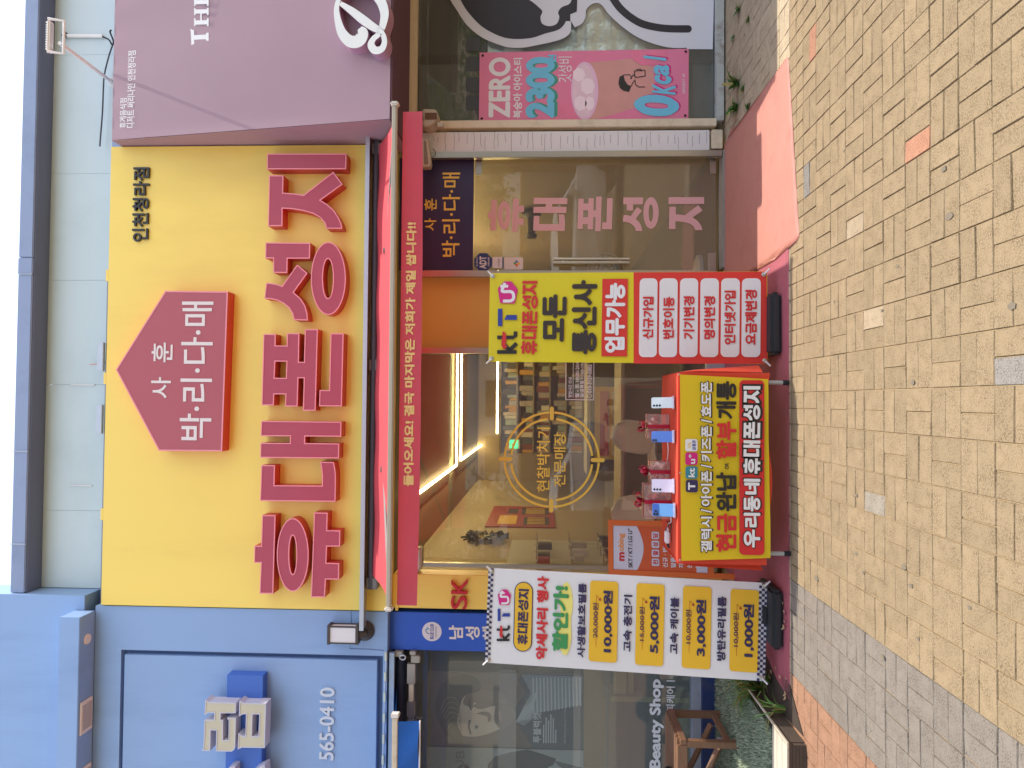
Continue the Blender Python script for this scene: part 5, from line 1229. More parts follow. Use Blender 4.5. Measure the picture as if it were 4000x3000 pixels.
for s, l, r, m_ in (('현금', 2156, 2006, REDP), ('완납', 1998, 1845, BLACK), ('할부', 1794, 1645, REDP), ('개통', 1637, 1489, BLACK)): text('lettering', s, pt, (2797, 2877, l, r), m_, tbn, O2, weight=3)
text('lettering', 'OR', pt, (2831, 2847, 1833, 1808), BLACK, tbn, O2, weight=3)
for s, l, r in (('우', 2139, 2068), ('리', 2060, 2003), ('동', 1998, 1938), ('네', 1932, 1870)): outlined(s, (2904, 2971, l, r), 3)
for ch, l, r in zip('휴대폰성지', (1850, 1784, 1714, 1642, 1574), (1790, 1720, 1648, 1582, 1508)):
    q = MB(); letter_flat(q, ch, pt, (2903, 2975, l+1, r-3), O2, BLACK, grow=.008); letter_flat(q, ch, pt, (2904, 2970, l, r), O2+.0012, WHITE); q.build('lettering', WHITE, tbn)
q = MB()
for x, y in ((2656, 2188), (2658, 1848), (2652, 1463)):
    c = pt.pt(x, y, .012); q.lathe(c, [(.007, 0), (.005, .004)], STEEL, 10, (pt.r, pt.u, pt.n))
q.build('pin', STEEL, tb)

# phones on clear stands
CLEAR = glass_mat('clear_acrylic', (.92, .90, .94), film=((.8, .78, .85), .25))
LENS = mat('camera_lens', '#23262e', .15, .1, k=.8)
def phone(px, col, label, ncam, tilt, hgt=.146):
    t, b, l, r = px; cy = (l+r)/2; base = G(b, cy, TZ+.004); W = (l-r)/FPX*base.y*1.0
    o = thing('smartphone', base, label, 'phone', 'phones displayed on the red table')
    Pn = Plane(base+Vector((0, 0, .008)), (1, .10, 0), (math.sin(tilt), .30, 1))
    q = MB(); flat(q, Pn, [rrect(0, hgt/2, W, hgt, .010, 5)], -.0085, col, .0085); q.build('body', col, o)
    rg = rrect(0, hgt/2, W*.99, hgt*.995, .010, 5); q = MB()
    if ncam == 3:
        for k in range(3): q.lathe(Pn.at(-W/2+.017, hgt-.017-k*.019, 0), [(.0075, 0), (.0075, .003), (.005, .003)], LENS, 14, (Pn.r, Pn.u, Pn.n))
    else:
        q2 = MB(); bw_ = W*.95 if ncam == 4 else W*.45; flat(q2, Pn, [rrect(-W/2+bw_/2+.002, hgt-.022 if ncam == 4 else hgt-.02, bw_, .040 if ncam == 4 else .030, .010, 5)], .0, col if ncam == 2 else mat('phone_deep_blue', '#3a62b8', .35, .03, k=.8), .0018); q2.build('camera_bump', col, o)
        for a, b_ in (((-W/2+.014, hgt-.013), (-W/2+.014, hgt-.031), (-W/2+.033, hgt-.022)) if ncam == 4 else ((-W/2+.012, hgt-.012), (-W/2+.012, hgt-.028))): q.lathe(Pn.at(a, b_, .0018), [(.008, 0), (.008, .003), (.005, .003)], LENS, 14, (Pn.r, Pn.u, Pn.n))
    q.build('camera_lens', LENS, o)
    q = MB(); q.box((-W/2-.006, -.004, -.035), (W/2+.006, .0, .014), CLEAR, (Pn.r, Pn.u, Pn.n), Pn.o); q.box((-W/2-.006, 0, .010), (W/2+.006, .012, .013), CLEAR, (Pn.r, Pn.u, Pn.n), Pn.o); q.box((-W/2+.004, .0, -.013), (-W/2+.014, .09, -.010), CLEAR, (Pn.r, Pn.u, Pn.n), Pn.o); q.build('holder', CLEAR, o)
    return o
phone((2553, 2637, 1593, 1551), mat('phone_mint_white', '#d4e4e4', .3, .02, k=.9), 'mint white phone on a clear holder, rightmost on the red table', 3, .02)
phone((2558, 2638, 1727, 1684), mat('phone_blue', '#5a86dc', .3, .03, k=.85), 'blue phone with two cameras before the right gift box', 2, .0)
phone((2549, 2639, 1923, 1873), mat('phone_lilac', '#e6dcf0', .3, .02, k=.92), 'pale lilac phone leaning between two gift boxes on the table', 3, -.07)
phone((2559, 2642, 2018, 1969), mat('phone_light_blue', '#6aa2dc', .3, .03, k=.85), 'light blue phone with a triple camera bar, leftmost on the table', 4, .0)

# gift boxes of clear plastic with ribbons
PLA = glass_mat('clear_gift_plastic', (.97, .90, .90), film=((.85, .62, .56), .16))
RIB = mat('crimson_ribbon', '#b01838', .3, .06, 10, k=.85); CANDY = [mat('gift_%d' % i, c, .5, .1, 10, k=.8) for i, c in enumerate(('#d8a89a', '#c04a48', '#e8d0c4', '#b87868'))]
def gift(ix0, ix1, l, r, dep, label, seed):
    rnd = random.Random(seed); f0, f1 = G(ix1, l, TZ+.006), G(ix1, r, TZ+.006); W = f1.x-f0.x; y0_ = f0.y; Hh = (ix1-ix0)/FPX*y0_*.93; cx = (f0.x+f1.x)/2
    o = thing('gift_box', (cx, y0_+dep/2, TZ+.004), label, 'gift box', 'ribboned gift boxes on the red table'); z = TZ+.006
    q = MB(); q.box((f0.x, y0_, z), (f1.x, y0_+dep, z+Hh), PLA); q.build('box', PLA, o)
    q = MB()
    for k in range(26):
        c = Vector((rnd.uniform(f0.x+.03, f1.x-.03), rnd.uniform(y0_+.03, y0_+dep-.03), z+.02+rnd.uniform(0, Hh*.75))); s = rnd.uniform(.014, .026)
        ax = [Vector((rnd.uniform(-1, 1), rnd.uniform(-1, 1), rnd.uniform(-1, 1))).normalized()]; ax.append(ax[0].orthogonal().normalized()); ax.append(ax[0].cross(ax[1])); q.box((-s, -s*.7, -s), (s, s*.7, s*.5), rnd.choice(CANDY), ax, c)
    q.build('contents', CANDY[0], o, bevel=.004)
    q = MB(); rw = .013
    q.box((cx-rw, y0_-.002, z), (cx+rw, y0_-.0005, z+Hh), RIB); q.box((cx-rw, y0_-.002, z+Hh+.0005), (cx+rw, y0_+dep, z+Hh+.002), RIB); q.box((f0.x-.002, y0_+dep/2-rw, z+Hh+.0025), (f1.x+.002, y0_+dep/2+rw, z+Hh+.004), RIB)
    q.box((f0.x-.002, y0_+dep/2-rw, z), (f0.x-.0005, y0_+dep/2+rw, z+Hh), RIB); q.box((f1.x+.0005, y0_+dep/2-rw, z), (f1.x+.002, y0_+dep/2+rw, z+Hh), RIB); q.build('ribbon', RIB, o)
    q = MB()
    for k in range(8):
        a = 6.283*k/8+rnd.uniform(-.2, .2); R_ = W*.28; lift = rnd.uniform(.02, .05); c = Vector((cx, y0_+dep/2, z+Hh+.008)); d = Vector((math.cos(a), math.sin(a)*.7, 0)); s = Vector((-d.y, d.x, 0)).normalized()*.011
        P = [c, c+d*R_*.5+Vector((0, 0, lift*1.3)), c+d*R_+Vector((0, 0, lift)), c+d*R_*.85+Vector((0, 0, lift*.3)), c+d*R_*.3+Vector((0, 0, .002))]; P = smooth_line([tuple(p) for p in P], 3); P = [Vector(p) for p in P]
        q.raw([p+s for p in P]+[p-s for p in P], [(i, i+1, len(P)+i+1, len(P)+i) for i in range(len(P)-1)], RIB)
    q.build('bow', RIB, o, smooth=True)
gift(2528, 2614, 1714, 1619, .15, 'clear gift box with red ribbon behind the two-camera blue phone', 1)
gift(2538, 2617, 1884, 1804, .14, 'small clear gift box with red ribbon at the middle of the table', 2)
gift(2515, 2622, 2027, 1897, .17, 'largest clear gift box with red ribbon behind the light blue phone', 3)
# cable and adapter
ad = thing('power_adapter', G(2610, 2090, TZ+.004), 'crumpled white power adapter lying at the left end of the table', 'adapter')
q = MB(); c = G(2608, 2090, TZ+.02); q.box((c.x-.055, c.y-.02, TZ+.006), (c.x+.03, c.y+.02, TZ+.04)); q.box((c.x+.03, c.y-.012, TZ+.008), (c.x+.045, c.y+.012, TZ+.03)); q.build('body', WHITE, ad, bevel=.008)
q = MB(); q.tube([(c.x-.055, c.y, TZ+.02), (c.x-.085, c.y-.01, TZ+.012)], .008, MATTBLK, 8); q.build('plug', MATTBLK, ad)
q = MB(); q.tube(smooth_line([tuple(G(x, y, TZ+.012)) for x, y in ((2612, 2034), (2622, 2050), (2618, 2075), (2602, 2088), (2600, 2070), (2612, 2050), (2605, 2036))], 6), .0035, MATTBLK, 6); tag(q.build('black_wire', MATTBLK), 'thin black charging cable looped beside the white adapter', 'cable')
q = MB(); q.tube(smooth_line([tuple(G(x, y, TZ+.012)) for x, y in ((2606, 2066), (2612, 2045), (2622, 2036), (2615, 1990), (2600, 1960), (2602, 1850), (2610, 1760), (2604, 1700))], 6), .003, WHITE, 6); tag(q.build('white_wire', WHITE), 'thin white charging cable running along the table behind the phones', 'cable')

# ================================================================== orange board
ao = thing('advertising_board', (-1.2, 5.98, 0), 'leaning orange framed advertising board with a white curved header left of the table', 'signboard')
ORF = mat('orange_frame', '#e0702c', .5, .04, 4, k=.85); ORB = mat('orange_board', '#d8602f', .55, .04, 3, k=.85)
zA = lambda x, y: (2350+x*.2712, 1980+y*.2712)
c0 = wall(5.95).pt(*zA(1925, 1045)); c1 = wall(6.10).pt(*zA(100, 870)); c2 = wall(6.10).pt(*zA(95, 92))
pa = Plane(c0, c2-c1, c1-c0)
WA, HA = (c2-c1).length, (c1-c0).length
fw = .042
q = MB()
for lo, hi in (((0, 0), (fw, HA)), ((WA-fw, 0), (WA, HA)), ((fw, HA-fw), (WA-fw, HA)), ((fw, .17), (WA-fw, .17+fw))): q.box((lo[0], lo[1], -.02), (hi[0], hi[1], .012), ORF, (pa.r, pa.u, pa.n), pa.o)
q.build('frame', ORF, ao, bevel=.004)
q = MB(); q.box((fw, .17+fw, -.012), (WA-fw, HA-fw, .004), ORB, (pa.r, pa.u, pa.n), pa.o); q.build('board', ORB, ao)
q = MB(); hz = [(fw+.002, HA-fw-.002), (fw+.002, HA-fw-.20)]+[(fw+(WA-2*fw)*k/14, HA-fw-.20-.055*math.sin(math.pi*k/14)) for k in range(1, 14)]+[(WA-fw-.002, HA-fw-.20), (WA-fw-.002, HA-fw-.002)]
WHB = mat('board_white', '#d4d6e0', .5, .02, k=.88)
flat(q, pa, [hz], .006, WHB); q.build('header_panel', WHB, ao); q = MB(); q.box((fw+.002, .18+fw, .0045), (WA-fw-.002, .31, .006), WHB, (pa.r, pa.u, pa.n), pa.o)
q.build('footer_panel', WHB, ao)
for k in range(4): q = MB(); flat(q, pa, [rrect(WA*.5+(k-1.5)*.075, HA-.395, .062, .062, .012)], .0065, WHB); q.build('letter_plate', WHB, ao)
def atext(s, cx, cy, W, Hh, m, weight, mb):
    V, Fc = glyphs(s, weight); xs = [v[0] for v in V]; ys = [v[1] for v in V]
    mb.raw([pa.at(cx+((x-min(xs))/(max(xs)-min(xs))-.5)*W, cy+((y-min(ys))/(max(ys)-min(ys))-.5)*Hh, .008+z) for x, y, z in V], Fc, m)
q = MB(); atext('m', WA*.5-.075, HA-.115, .075, .045, REDP, 3, q); atext('obing', WA*.5+.045, HA-.115, .15, .062, mat('orange_print', '#f09a30', .5, k=.9), 2, q); atext('SKT / KT / LG U⁺', WA*.5, HA-.185, .33, .038, BRW, 2, q)
for k, s in enumerate('친절상담'): atext(s, WA*.5+(k-1.5)*.075, HA-.395, .04, .042, REDP, 2, q)
for k, (s, w_) in enumerate((('신규 · 번호이동', .30), ('알뜰폰 · 중고폰', .31), ('자녀폰 · 효도폰', .31), ('선불폰 · 유심', .28), ('신용카드 · 결합', .30))): atext(s, fw+.035+w_/2, HA-.475-k*.066, w_, .044, WHITE, 2, q)
atext('알뜰폰', WA*.5, .25, .2, .05, BRW, 2, q); q.build('lettering', WHITE, ao)
q = MB(); q.tube([pa.at(.03, HA-.1, -.03), Vector((c0.x+.06, 6.22, 0.01))], .01, ORF, 6); q.tube([pa.at(WA-.03, HA-.1, -.03), Vector((c0.x+WA, 6.22, 0.01))], .01, ORF, 6); q.build('rear_leg', ORF, ao)
# ================================================================== inside the phone shop
LED = mat('led_light', '#ffd890', .4, 0, emit='#ffdf9a', estr=14.0)
def led(pts, label):
    o = thing('ceiling_light', pts[0], label, 'ceiling light')
    for a, b in zip(pts, pts[1:]):
        a, b = Vector(a), Vector(b); d = (b-a).normalized(); s = Vector((-d.y, d.x, 0))*.012
        q = MB(); q.prism([a+s, b+s, b-s, a-s], [a+s-Vector((0, 0, .022)), b+s-Vector((0, 0, .022)), b-s-Vector((0, 0, .022)), a-s-Vector((0, 0, .022))]); q.build('led_tube', LED, o)
ZC = 2.90
c1, c2, c3, c4 = G(1640, 1895, ZC), G(1780, 1817, ZC), G(1797, 1797, ZC), G(1887, 1744, ZC)
led([(c2.x, 6.9, ZC), (c2.x, c2.y, ZC), (2.0, c2.y, ZC), (2.0, 6.9, ZC)], 'bright linear light bordering the dark ceiling panel nearest the window')
led([(2.0, c3.y, ZC), (c3.x, c3.y, ZC), (c3.x, c4.y, ZC), (2.0, c4.y, ZC)], 'bright linear light bordering the dark ceiling panel at the back of the shop')
xw = -1.655
pgb = thing('pegboard', (xw+.03, 7.2, .5), 'white pegboard with hooks and hanging accessories on the left shop wall', 'display board')
PGW = mat('pegboard_white', '#d8d4c8', .5, .04, k=.8)
q = MB(); q.box((xw, 6.55, .45), (xw+.035, 8.3, 1.95)); q.build('panel', PGW, pgb)
rnd = random.Random(21)
q = MB()
for z in (1.65, 1.3, .98, .7):
    for y in (6.85, 7.15, 7.5, 7.85): q.tube([(xw+.035, y, z), (xw+.20, y, z), (xw+.215, y, z+.02)], .005, STEEL, 5)
q.build('hook', STEEL, pgb)
cols = ('#e88028', '#2c2a2a', '#c83038', '#e8e4dc', '#4a5038', '#2a3038', '#d8d0c0', '#303030')
for z in (1.65, 1.3, .98, .7):
    for y in (6.85, 7.15, 7.5, 7.85):
        c = rnd.choice(cols); h = rnd.uniform(.10, .17); x = xw+.10+rnd.uniform(0, .08)
        o = thing('accessory_pack', (x, y, z-h), 'small accessory packet hanging on a pegboard hook', 'packet', 'accessory packets on the pegboard hooks')
        q = MB(); q.box((x-.04, y-.05, z-h), (x+.02, y+.05, z-.012)); q.build('pack', mat('pack_'+c[1:], c, .45, .1, 10, k=.8), o, bevel=.004)
        q = MB(); q.box((x-.01, y-.05, z-.012), (x-.005, y+.05, z+.012)); q.build('header_card', WHITE, o)
q = MB(); n = 40
wr = thing('wall_ornament', (xw+.03, 9.0, 2.2), 'spiky dark round ornament high on the left shop wall', 'ornament')
wp = G(1895, 1995, 0); dY = 8.4
c = Vector((xw+.03, dY, 2.28))
for k in range(60):
    a = rnd.uniform(0, 6.28); r0, r1 = rnd.uniform(.08, .14), rnd.uniform(.2, .30); q.tube([c+Vector((rnd.uniform(0, .05), r0*math.cos(a), r0*math.sin(a))), c+Vector((rnd.uniform(0, .07), r1*math.cos(a+.3), r1*math.sin(a+.3)))], .012, None, 4)
q.build('spike', mat('dark_bronze', '#2c2418', .4, .2, metal=.3, k=.8), wr)
q = MB(); q.lathe(c, [(.10, 0), (.12, .02), (.001, .03)], mat('mirror_gold', '#c8a860', .2, .05, metal=.6), 20, (Vector((0, 1, 0)), Vector((0, 0, 1)), Vector((1, 0, 0)))); q.build('centre', None, wr)
wpl = thing('wall_poster', (xw+.01, 10.2, 1.7), 'red wall poster with black and yellow patches inside the shop', 'poster')
q = MB(); q.box((xw, 9.3, 1.42), (xw+.012, 11.1, 2.35), mat('poster_red', '#b02830', .5, .05, k=.8)); q.build('sheet', None, wpl)
q = MB()
for y0_, y1_, z0_, z1_, m_ in ((9.45, 10.1, 1.50, 1.85, BLACK), (10.3, 10.95, 1.5, 1.9, BLACK), (9.5, 10.2, 1.95, 2.2, YELP), (10.4, 10.8, 1.95, 2.1, BLACK)): q.box((xw+.0125, y0_, z0_), (xw+.0135, y1_, z1_), m_)
for k in range(5): q.box((xw+.0136, 9.5+k*.12, 1.56), (xw+.0142, 9.56+k*.12, 1.80), YELP); q.box((xw+.0136, 10.35+k*.12, 1.56), (xw+.0142, 10.41+k*.12, 1.84), YELP)
q.build('print', BLACK, wpl)
ex = thing('exit_sign', (-.95, 12, 2.0), 'green lit emergency exit sign with a running figure inside the shop', 'sign')
pe = wall(12.0)
q = MB(); pbox(pe, (1988, 2030, 1754, 1716), -.05, .05, q, mat('exit_case', '#d8dcd8', .5, k=.7)); q.build('case', None, ex)
EXG = mat('exit_green', '#20a060', .4, 0, emit='#28c878', estr=1.2)
q = MB(); pbox(pe, (1991, 2023, 1751, 1719), 0, .006, q, EXG); q.build('face', EXG, ex)
q = MB()
A = lambda x, y: pe.ab(x, y, .008)
flat(q, pe, [ellipse(*A(1996, 1738), .012, .012, 12)], .008, WHITE); 
for pts in ([(1999, 1738), (2008, 1736)], [(2008, 1736), (2013, 1742), (2019, 1743)], [(2008, 1736), (2014, 1731), (2018, 1726)], [(2001, 1738), (2003, 1729)], [(2001, 1738), (2006, 1745)]): flat(q, pe, [stroke([A(*p) for p in pts], .013)], .0085, WHITE)
q.build('running_figure', WHITE, ex)
# back shelving full of small boxes
sf = thing('wall_shelf', (0, 12.4, .8), 'back wall shelving packed with small accessory boxes and cases', 'shelf')
SHF = mat('shelf_beige', '#a89878', .6, .05, k=.6)
q = MB(); q.box((-.9, 12.3, .9), (1.3, 12.34, 2.35), SHF)
for z in (.92, 1.2, 1.48, 1.76, 2.04, 2.32): q.box((-.9, 12.0, z-.012), (1.3, 12.3, z+.012), SHF)
q.build('rack', SHF, sf)
q = MB(); pm = [mat('stock_'+c[1:], c, .5, .15, 8, k=.7) for c in ('#d8c8b0', '#b8b0a8', '#e0a848', '#8a4a38', '#5a6468', '#e8e0d0', '#3a3430', '#a8b8b0')]
for z in (.932, 1.212, 1.492, 1.772, 2.052):
    x = -.87
    while x < 1.25:
        w_ = rnd.uniform(.04, .11); h = rnd.uniform(.10, .23); q.box((x, 12.03, z), (x+w_*.9, 12.03+rnd.uniform(.08, .2), z+h), rnd.choice(pm)); x += w_
o = q.build('stock', pm[0], sf); o['kind'] = 'stuff'
q = MB(); q.box((-.55, 12.0, 2.36), (.9, 12.05, 2.385), LED); q.build('shelf_light', mat('shelf_led', '#ffd890', .4, emit='#ffd890', estr=4.0), sf)
ct = thing('counter_desk', (.1, 9.6, .035), 'dark front counter desk with pale top inside the phone shop', 'counter')
q = MB(); q.box((-.9, 9.3, .035), (1.3, 9.9, .98)); q.build('body', mat('counter_dark', '#4a4440', .5, .1, k=.6), ct)
q = MB(); q.box((-.95, 9.25, .98), (1.35, 9.95, 1.02)); q.build('top', mat('counter_top', '#c8bca4', .4, .05, k=.7), ct)
q = MB(); q.box((-.75, 9.285, .35), (.2, 9.298, .92), YELP)
for k, m_ in enumerate((REDP, WHITE, REDP)): q.box((-.70, 9.278, .42+k*.16), (.14, 9.284, .53+k*.16), m_)
q.build('price_board', YELP, ct)
td = thing('consultation_table', (-.3, 7.7, .035), 'beige consultation table behind the chairs by the window', 'table')
TBG = mat('beige_table', '#c8b48e', .5, .05, k=.75)
q = MB(); q.box((-1.2, 7.5, .74), (.9, 8.2, .775)); q.build('top', TBG, td, bevel=.005)
q = MB(); q.box((-1.15, 7.55, .035), (-1.1, 8.15, .74)); q.box((.8, 7.55, .035), (.85, 8.15, .74)); q.box((-1.1, 8.08, .2), (.8, 8.1, .74)); q.build('frame', TBG, td)
CHB = mat('beige_shell', '#ecd8c4', .5, .05, 4, k=.9); CHL = mat('light_wood_leg', '#b08850', .5, .1, 8, k=.75)
def shell_chair(x, y, rz, label):
    o = thing('shell_chair', (0, 0, 0), label, 'chair', 'beige shell chairs by the shop window')
    nx, ny = 14, 18; V = []
    for i in range(nx+1):
        u = -1+2*i/nx
        for j in range(ny+1):
            t = j/ny
            if t < .5: yy, zz = -.22+.44*(t/.5), .44+.03*(1-(t/.5))**2
            else: k = (t-.5)/.5; yy, zz = .22+.08*k, .44+.42*k
            wd = .24*(1-.12*abs(t-.4)) * (1 if t < .8 else math.sqrt(max(.05, 1-((t-.8)/.21)**2)))
            V.append((u*wd, yy-.06*u*u*(t > .35)*min(1, (t-.35)/.3), zz+.05*u*u*(1 if t < .6 else .3)))
    m_ = Matrix.Translation((x, y, .035)) @ Matrix.Rotation(rz, 4, 'Z')
    Fc = [(i*(ny+1)+j, (i+1)*(ny+1)+j, (i+1)*(ny+1)+j+1, i*(ny+1)+j+1) for i in range(nx) for j in range(ny)]
    q = MB(); q.raw([m_ @ Vector(v) for v in V], Fc, CHB)
    ob = q.build('shell', CHB, o, smooth=True); md = ob.modifiers.new('thick', 'SOLIDIFY'); md.thickness = .012
    for sx in (-1, 1):
        for sy in (-1, 1):
            q = MB(); q.tube([m_ @ Vector((sx*.12, sy*.12, .43)), m_ @ Vector((sx*.22, sy*.22, 0))], [.018, .012], CHL, 8); q.build('leg', CHL, o, smooth=True)
shell_chair(-.48, 6.95, -.75, 'beige shell chair behind the window, right of the other one')
shell_chair(-1.02, 6.95, .6, 'beige shell chair behind the window, nearer the orange board')
st = thing('round_stool', (1.3, 8.3, .035), 'round topped white stand table on the floor inside the glass door', 'table')
q = MB(); q.lathe((1.05, 7.4, .035), [(.22, 0), (.22, .02), (.03, .04), (.025, .5), (.03, .52)], WHITEP, 20); q.build('stem', WHITEP, st, smooth=True)
q = MB(); q.lathe((1.05, 7.4, .555), [(.24, 0), (.25, .015), (.24, .03)], WHITEP, 24); q.build('top', WHITEP, st, smooth=True)
rc = thing('price_rack', (1.35, 9.5, 1.2), 'gold framed racks of printed price sheets on the back of the shop', 'rack')
for k in range(3):
    yy = 9.4+k*1.1; zt2 = 2.15
    q = MB(); xx = 1.0
    for lo, hi in (((0, 0), (.62, .03)), ((0, .97), (.62, 1.0)), ((0, .03), (.03, .97)), ((.59, .03), (.62, .97))): q.box((xx+lo[0], yy, 1.15+lo[1]), (xx+hi[0], yy+.03, 1.15+hi[1]), GOLD)
    f = q.build('frame', GOLD, rc); q = MB(); q.box((xx+.03, yy+.01, 1.18), (xx+.59, yy+.02, 2.12)); q.build('sheet', mat('price_sheet', '#a8967c', .6, .25, 20, k=.7), f)
fan = thing('standing_fan', (1.25, 7.0, .035), 'pale standing fan inside the glass door beside the handle', 'fan')
q = MB(); fc = Vector((1.32, 7.1, .98)); 
for r_ in (.06, .10, .14, .18): q.tube([fc+Vector((r_*math.cos(k*.3142), -.04*(1-(r_/.18)**2), r_*math.sin(k*.3142))) for k in range(21)], .003, WHITEP, 5)
for k in range(16): q.tube([fc+Vector((0, -.045, 0)), fc+Vector((.18*math.cos(k*.3927), 0, .18*math.sin(k*.3927)))], .0022, WHITEP, 4)
q.build('guard', WHITEP, fan)
q = MB(); q.tube([(1.32, 7.14, .06), (1.32, 7.14, .95)], .014, WHITEP, 10); q.lathe((1.32, 7.14, .035), [(.17, 0), (.16, .03), (.02, .05)], WHITEP, 20); q.build('stand', WHITEP, fan, smooth=True)
q = MB()
for k in range(4): a = k*1.57+.3; q.face([fc+Vector((.02*math.cos(a), .012, .02*math.sin(a))), fc+Vector((.15*math.cos(a-.25), .0, .15*math.sin(a-.25))), fc+Vector((.16*math.cos(a+.35), .03, .16*math.sin(a+.35)))])
q.build('blade', mat('fan_blade', '#a8b0a8', .4, k=.7), fan)
mo = thing('wall_machine', (1.9, 11, 1.6), 'black desk fan like appliance hanging inside the shop above the door lettering', 'appliance')
q = MB(); c = Vector((2.34, 8.6, 1.75)); q.lathe(c, [(.10, 0), (.12, .03), (.12, .06), (.05, .10), (.045, .28), (.07, .30), (.06, .34)], mat('appliance_black', '#1e1c1c', .35, .1, k=.8), 18, (Vector((0, 1, 0)), Vector((0, 0, 1)), Vector((-1, 0, 0)))); q.build('body', None, mo, smooth=True)

# ================================================================== weeds and litter
GRN_ = mat('weed_leaf', '#5a8a3a', .55, .2, 12, trans=.3, k=.6); STRAW = mat('dry_grass', '#b8a860', .6, .15, 12, trans=.2, k=.7)
def weed(x, y, z, n, L, up, label, group, seed, m=GRN_, wd=.007, name='weed'):
    r = random.Random(seed); o = thing(name, (x, y, z), label, 'weed', group)
    for part, mm, cnt in (('leaf', m, n), ('dry_blade', STRAW, max(2, n//3))):
        q = MB()
        for k in range(cnt):
            a = r.uniform(0, 6.28); l = L*r.uniform(.45, 1.1); u = up*r.uniform(.5, 1.2); d = Vector((math.cos(a), math.sin(a), 0)); s = Vector((-d.y, d.x, 0))
            b = Vector((x+r.uniform(-.02, .02), y+r.uniform(-.02, .02), z)); w_ = wd*r.uniform(.6, 1.3)
            P = [b+d*l*t*(.25+.75*t)+Vector((0, 0, u*l*(t*1.6-1.0*t*t))) for t in (0, .25, .5, .75, 1)]; W = [w_*.6, w_, w_*.95, w_*.6, 0.0004]
            q.raw([p+s*w for p, w in zip(P, W)]+[p-s*w for p, w in zip(P, W)], [(i, i+1, 6+i, 5+i) for i in range(4)], mm)
        q.build(part, mm, o, smooth=True)
    return o
i_ = 0
for (px, n, L, up, lab) in (((2888, 40), 16, .10, .7, 'small weed in the paving joint at the top right corner'), ((2925, 80), 10, .06, .5, 'tiny weed beside the corner weed in the cafe paving'), ((2885, 325), 18, .15, .9, 'broad leaved green weed in the paving below the drink banner'),
        ((2905, 345), 10, .08, .6, 'weed rosette touching the broad leaved weed below the drink banner'), ((2880, 420), 16, .13, .8, 'weed growing beside the upper corner of the pinkish mat'), ((2925, 415), 12, .08, .5, 'low weed at the edge of the pinkish mat'), ((2868, 150), 8, .05, .5, 'sparse weed sprig along the cafe sill')):
    g = G(*px); weed(g.x, g.y, 0, n, L, up, lab, 'weeds in the cafe paving', 30+i_, wd=.013 if L > .1 else .007); i_ += 1
for (px, n, L, up, lab) in (((2960, 2640), 46, .26, 1.5, 'tallest bright grass tuft behind the foot of the white banner'), ((2985, 2690), 46, .24, 1.3, 'bushy grass tuft between the white banner and the timber edging'), ((3010, 2650), 20, .14, .8, 'low leafy tuft at the bottom corner of the white banner'), ((3070, 2770), 9, .22, 1.4, 'lone grass sprig in front of the timber edging'), ((2955, 2710), 40, .2, 1.2, 'grass tuft against the dark side of the timber edging')):
    g = G(*px); weed(g.x, g.y, .004, n, L, up, lab, 'grass tufts beside the timber edging', 50+i_, m=mat('grass_leaf', '#7aa848', .55, .15, 10, trans=.3, k=.6), wd=.006, name='grass_tuft'); i_ += 1
LEAFM = mat('dead_leaf', '#b89a72', .7, .2, 20, k=.75)
rnd = random.Random(4); k_ = 0
for px in ((3069, 2360), (3075, 2395), (3076, 2430), (3072, 2450), (3025, 2630), (3060, 2650), (3082, 2655), (3040, 2610), (3078, 2710), (3020, 2655), (2935, 1455), (3078, 2725)):
    g = G(*px); s = rnd.uniform(.014, .028); a = rnd.uniform(0, 3.1); z = .016
    q = MB(); P = [(-1, 0, .3), (-.4, .45, 0), (.4, .4, .25), (1, 0, .5), (.4, -.45, .1), (-.4, -.4, .35)]
    V = [Vector((g.x+s*(x*math.cos(a)-y*math.sin(a)), g.y+s*(x*math.sin(a)+y*math.cos(a)), z+s*zz)) for x, y, zz in P]+[Vector((g.x, g.y, z+s*.1))]
    q.raw(V, [(i, (i+1) % 6, 6) for i in range(6)], LEAFM); tag(q.build('dead_leaf', LEAFM), 'curled dry leaf lying on the red mat or soil', 'leaf', 'dry leaves littering the mat and soil')
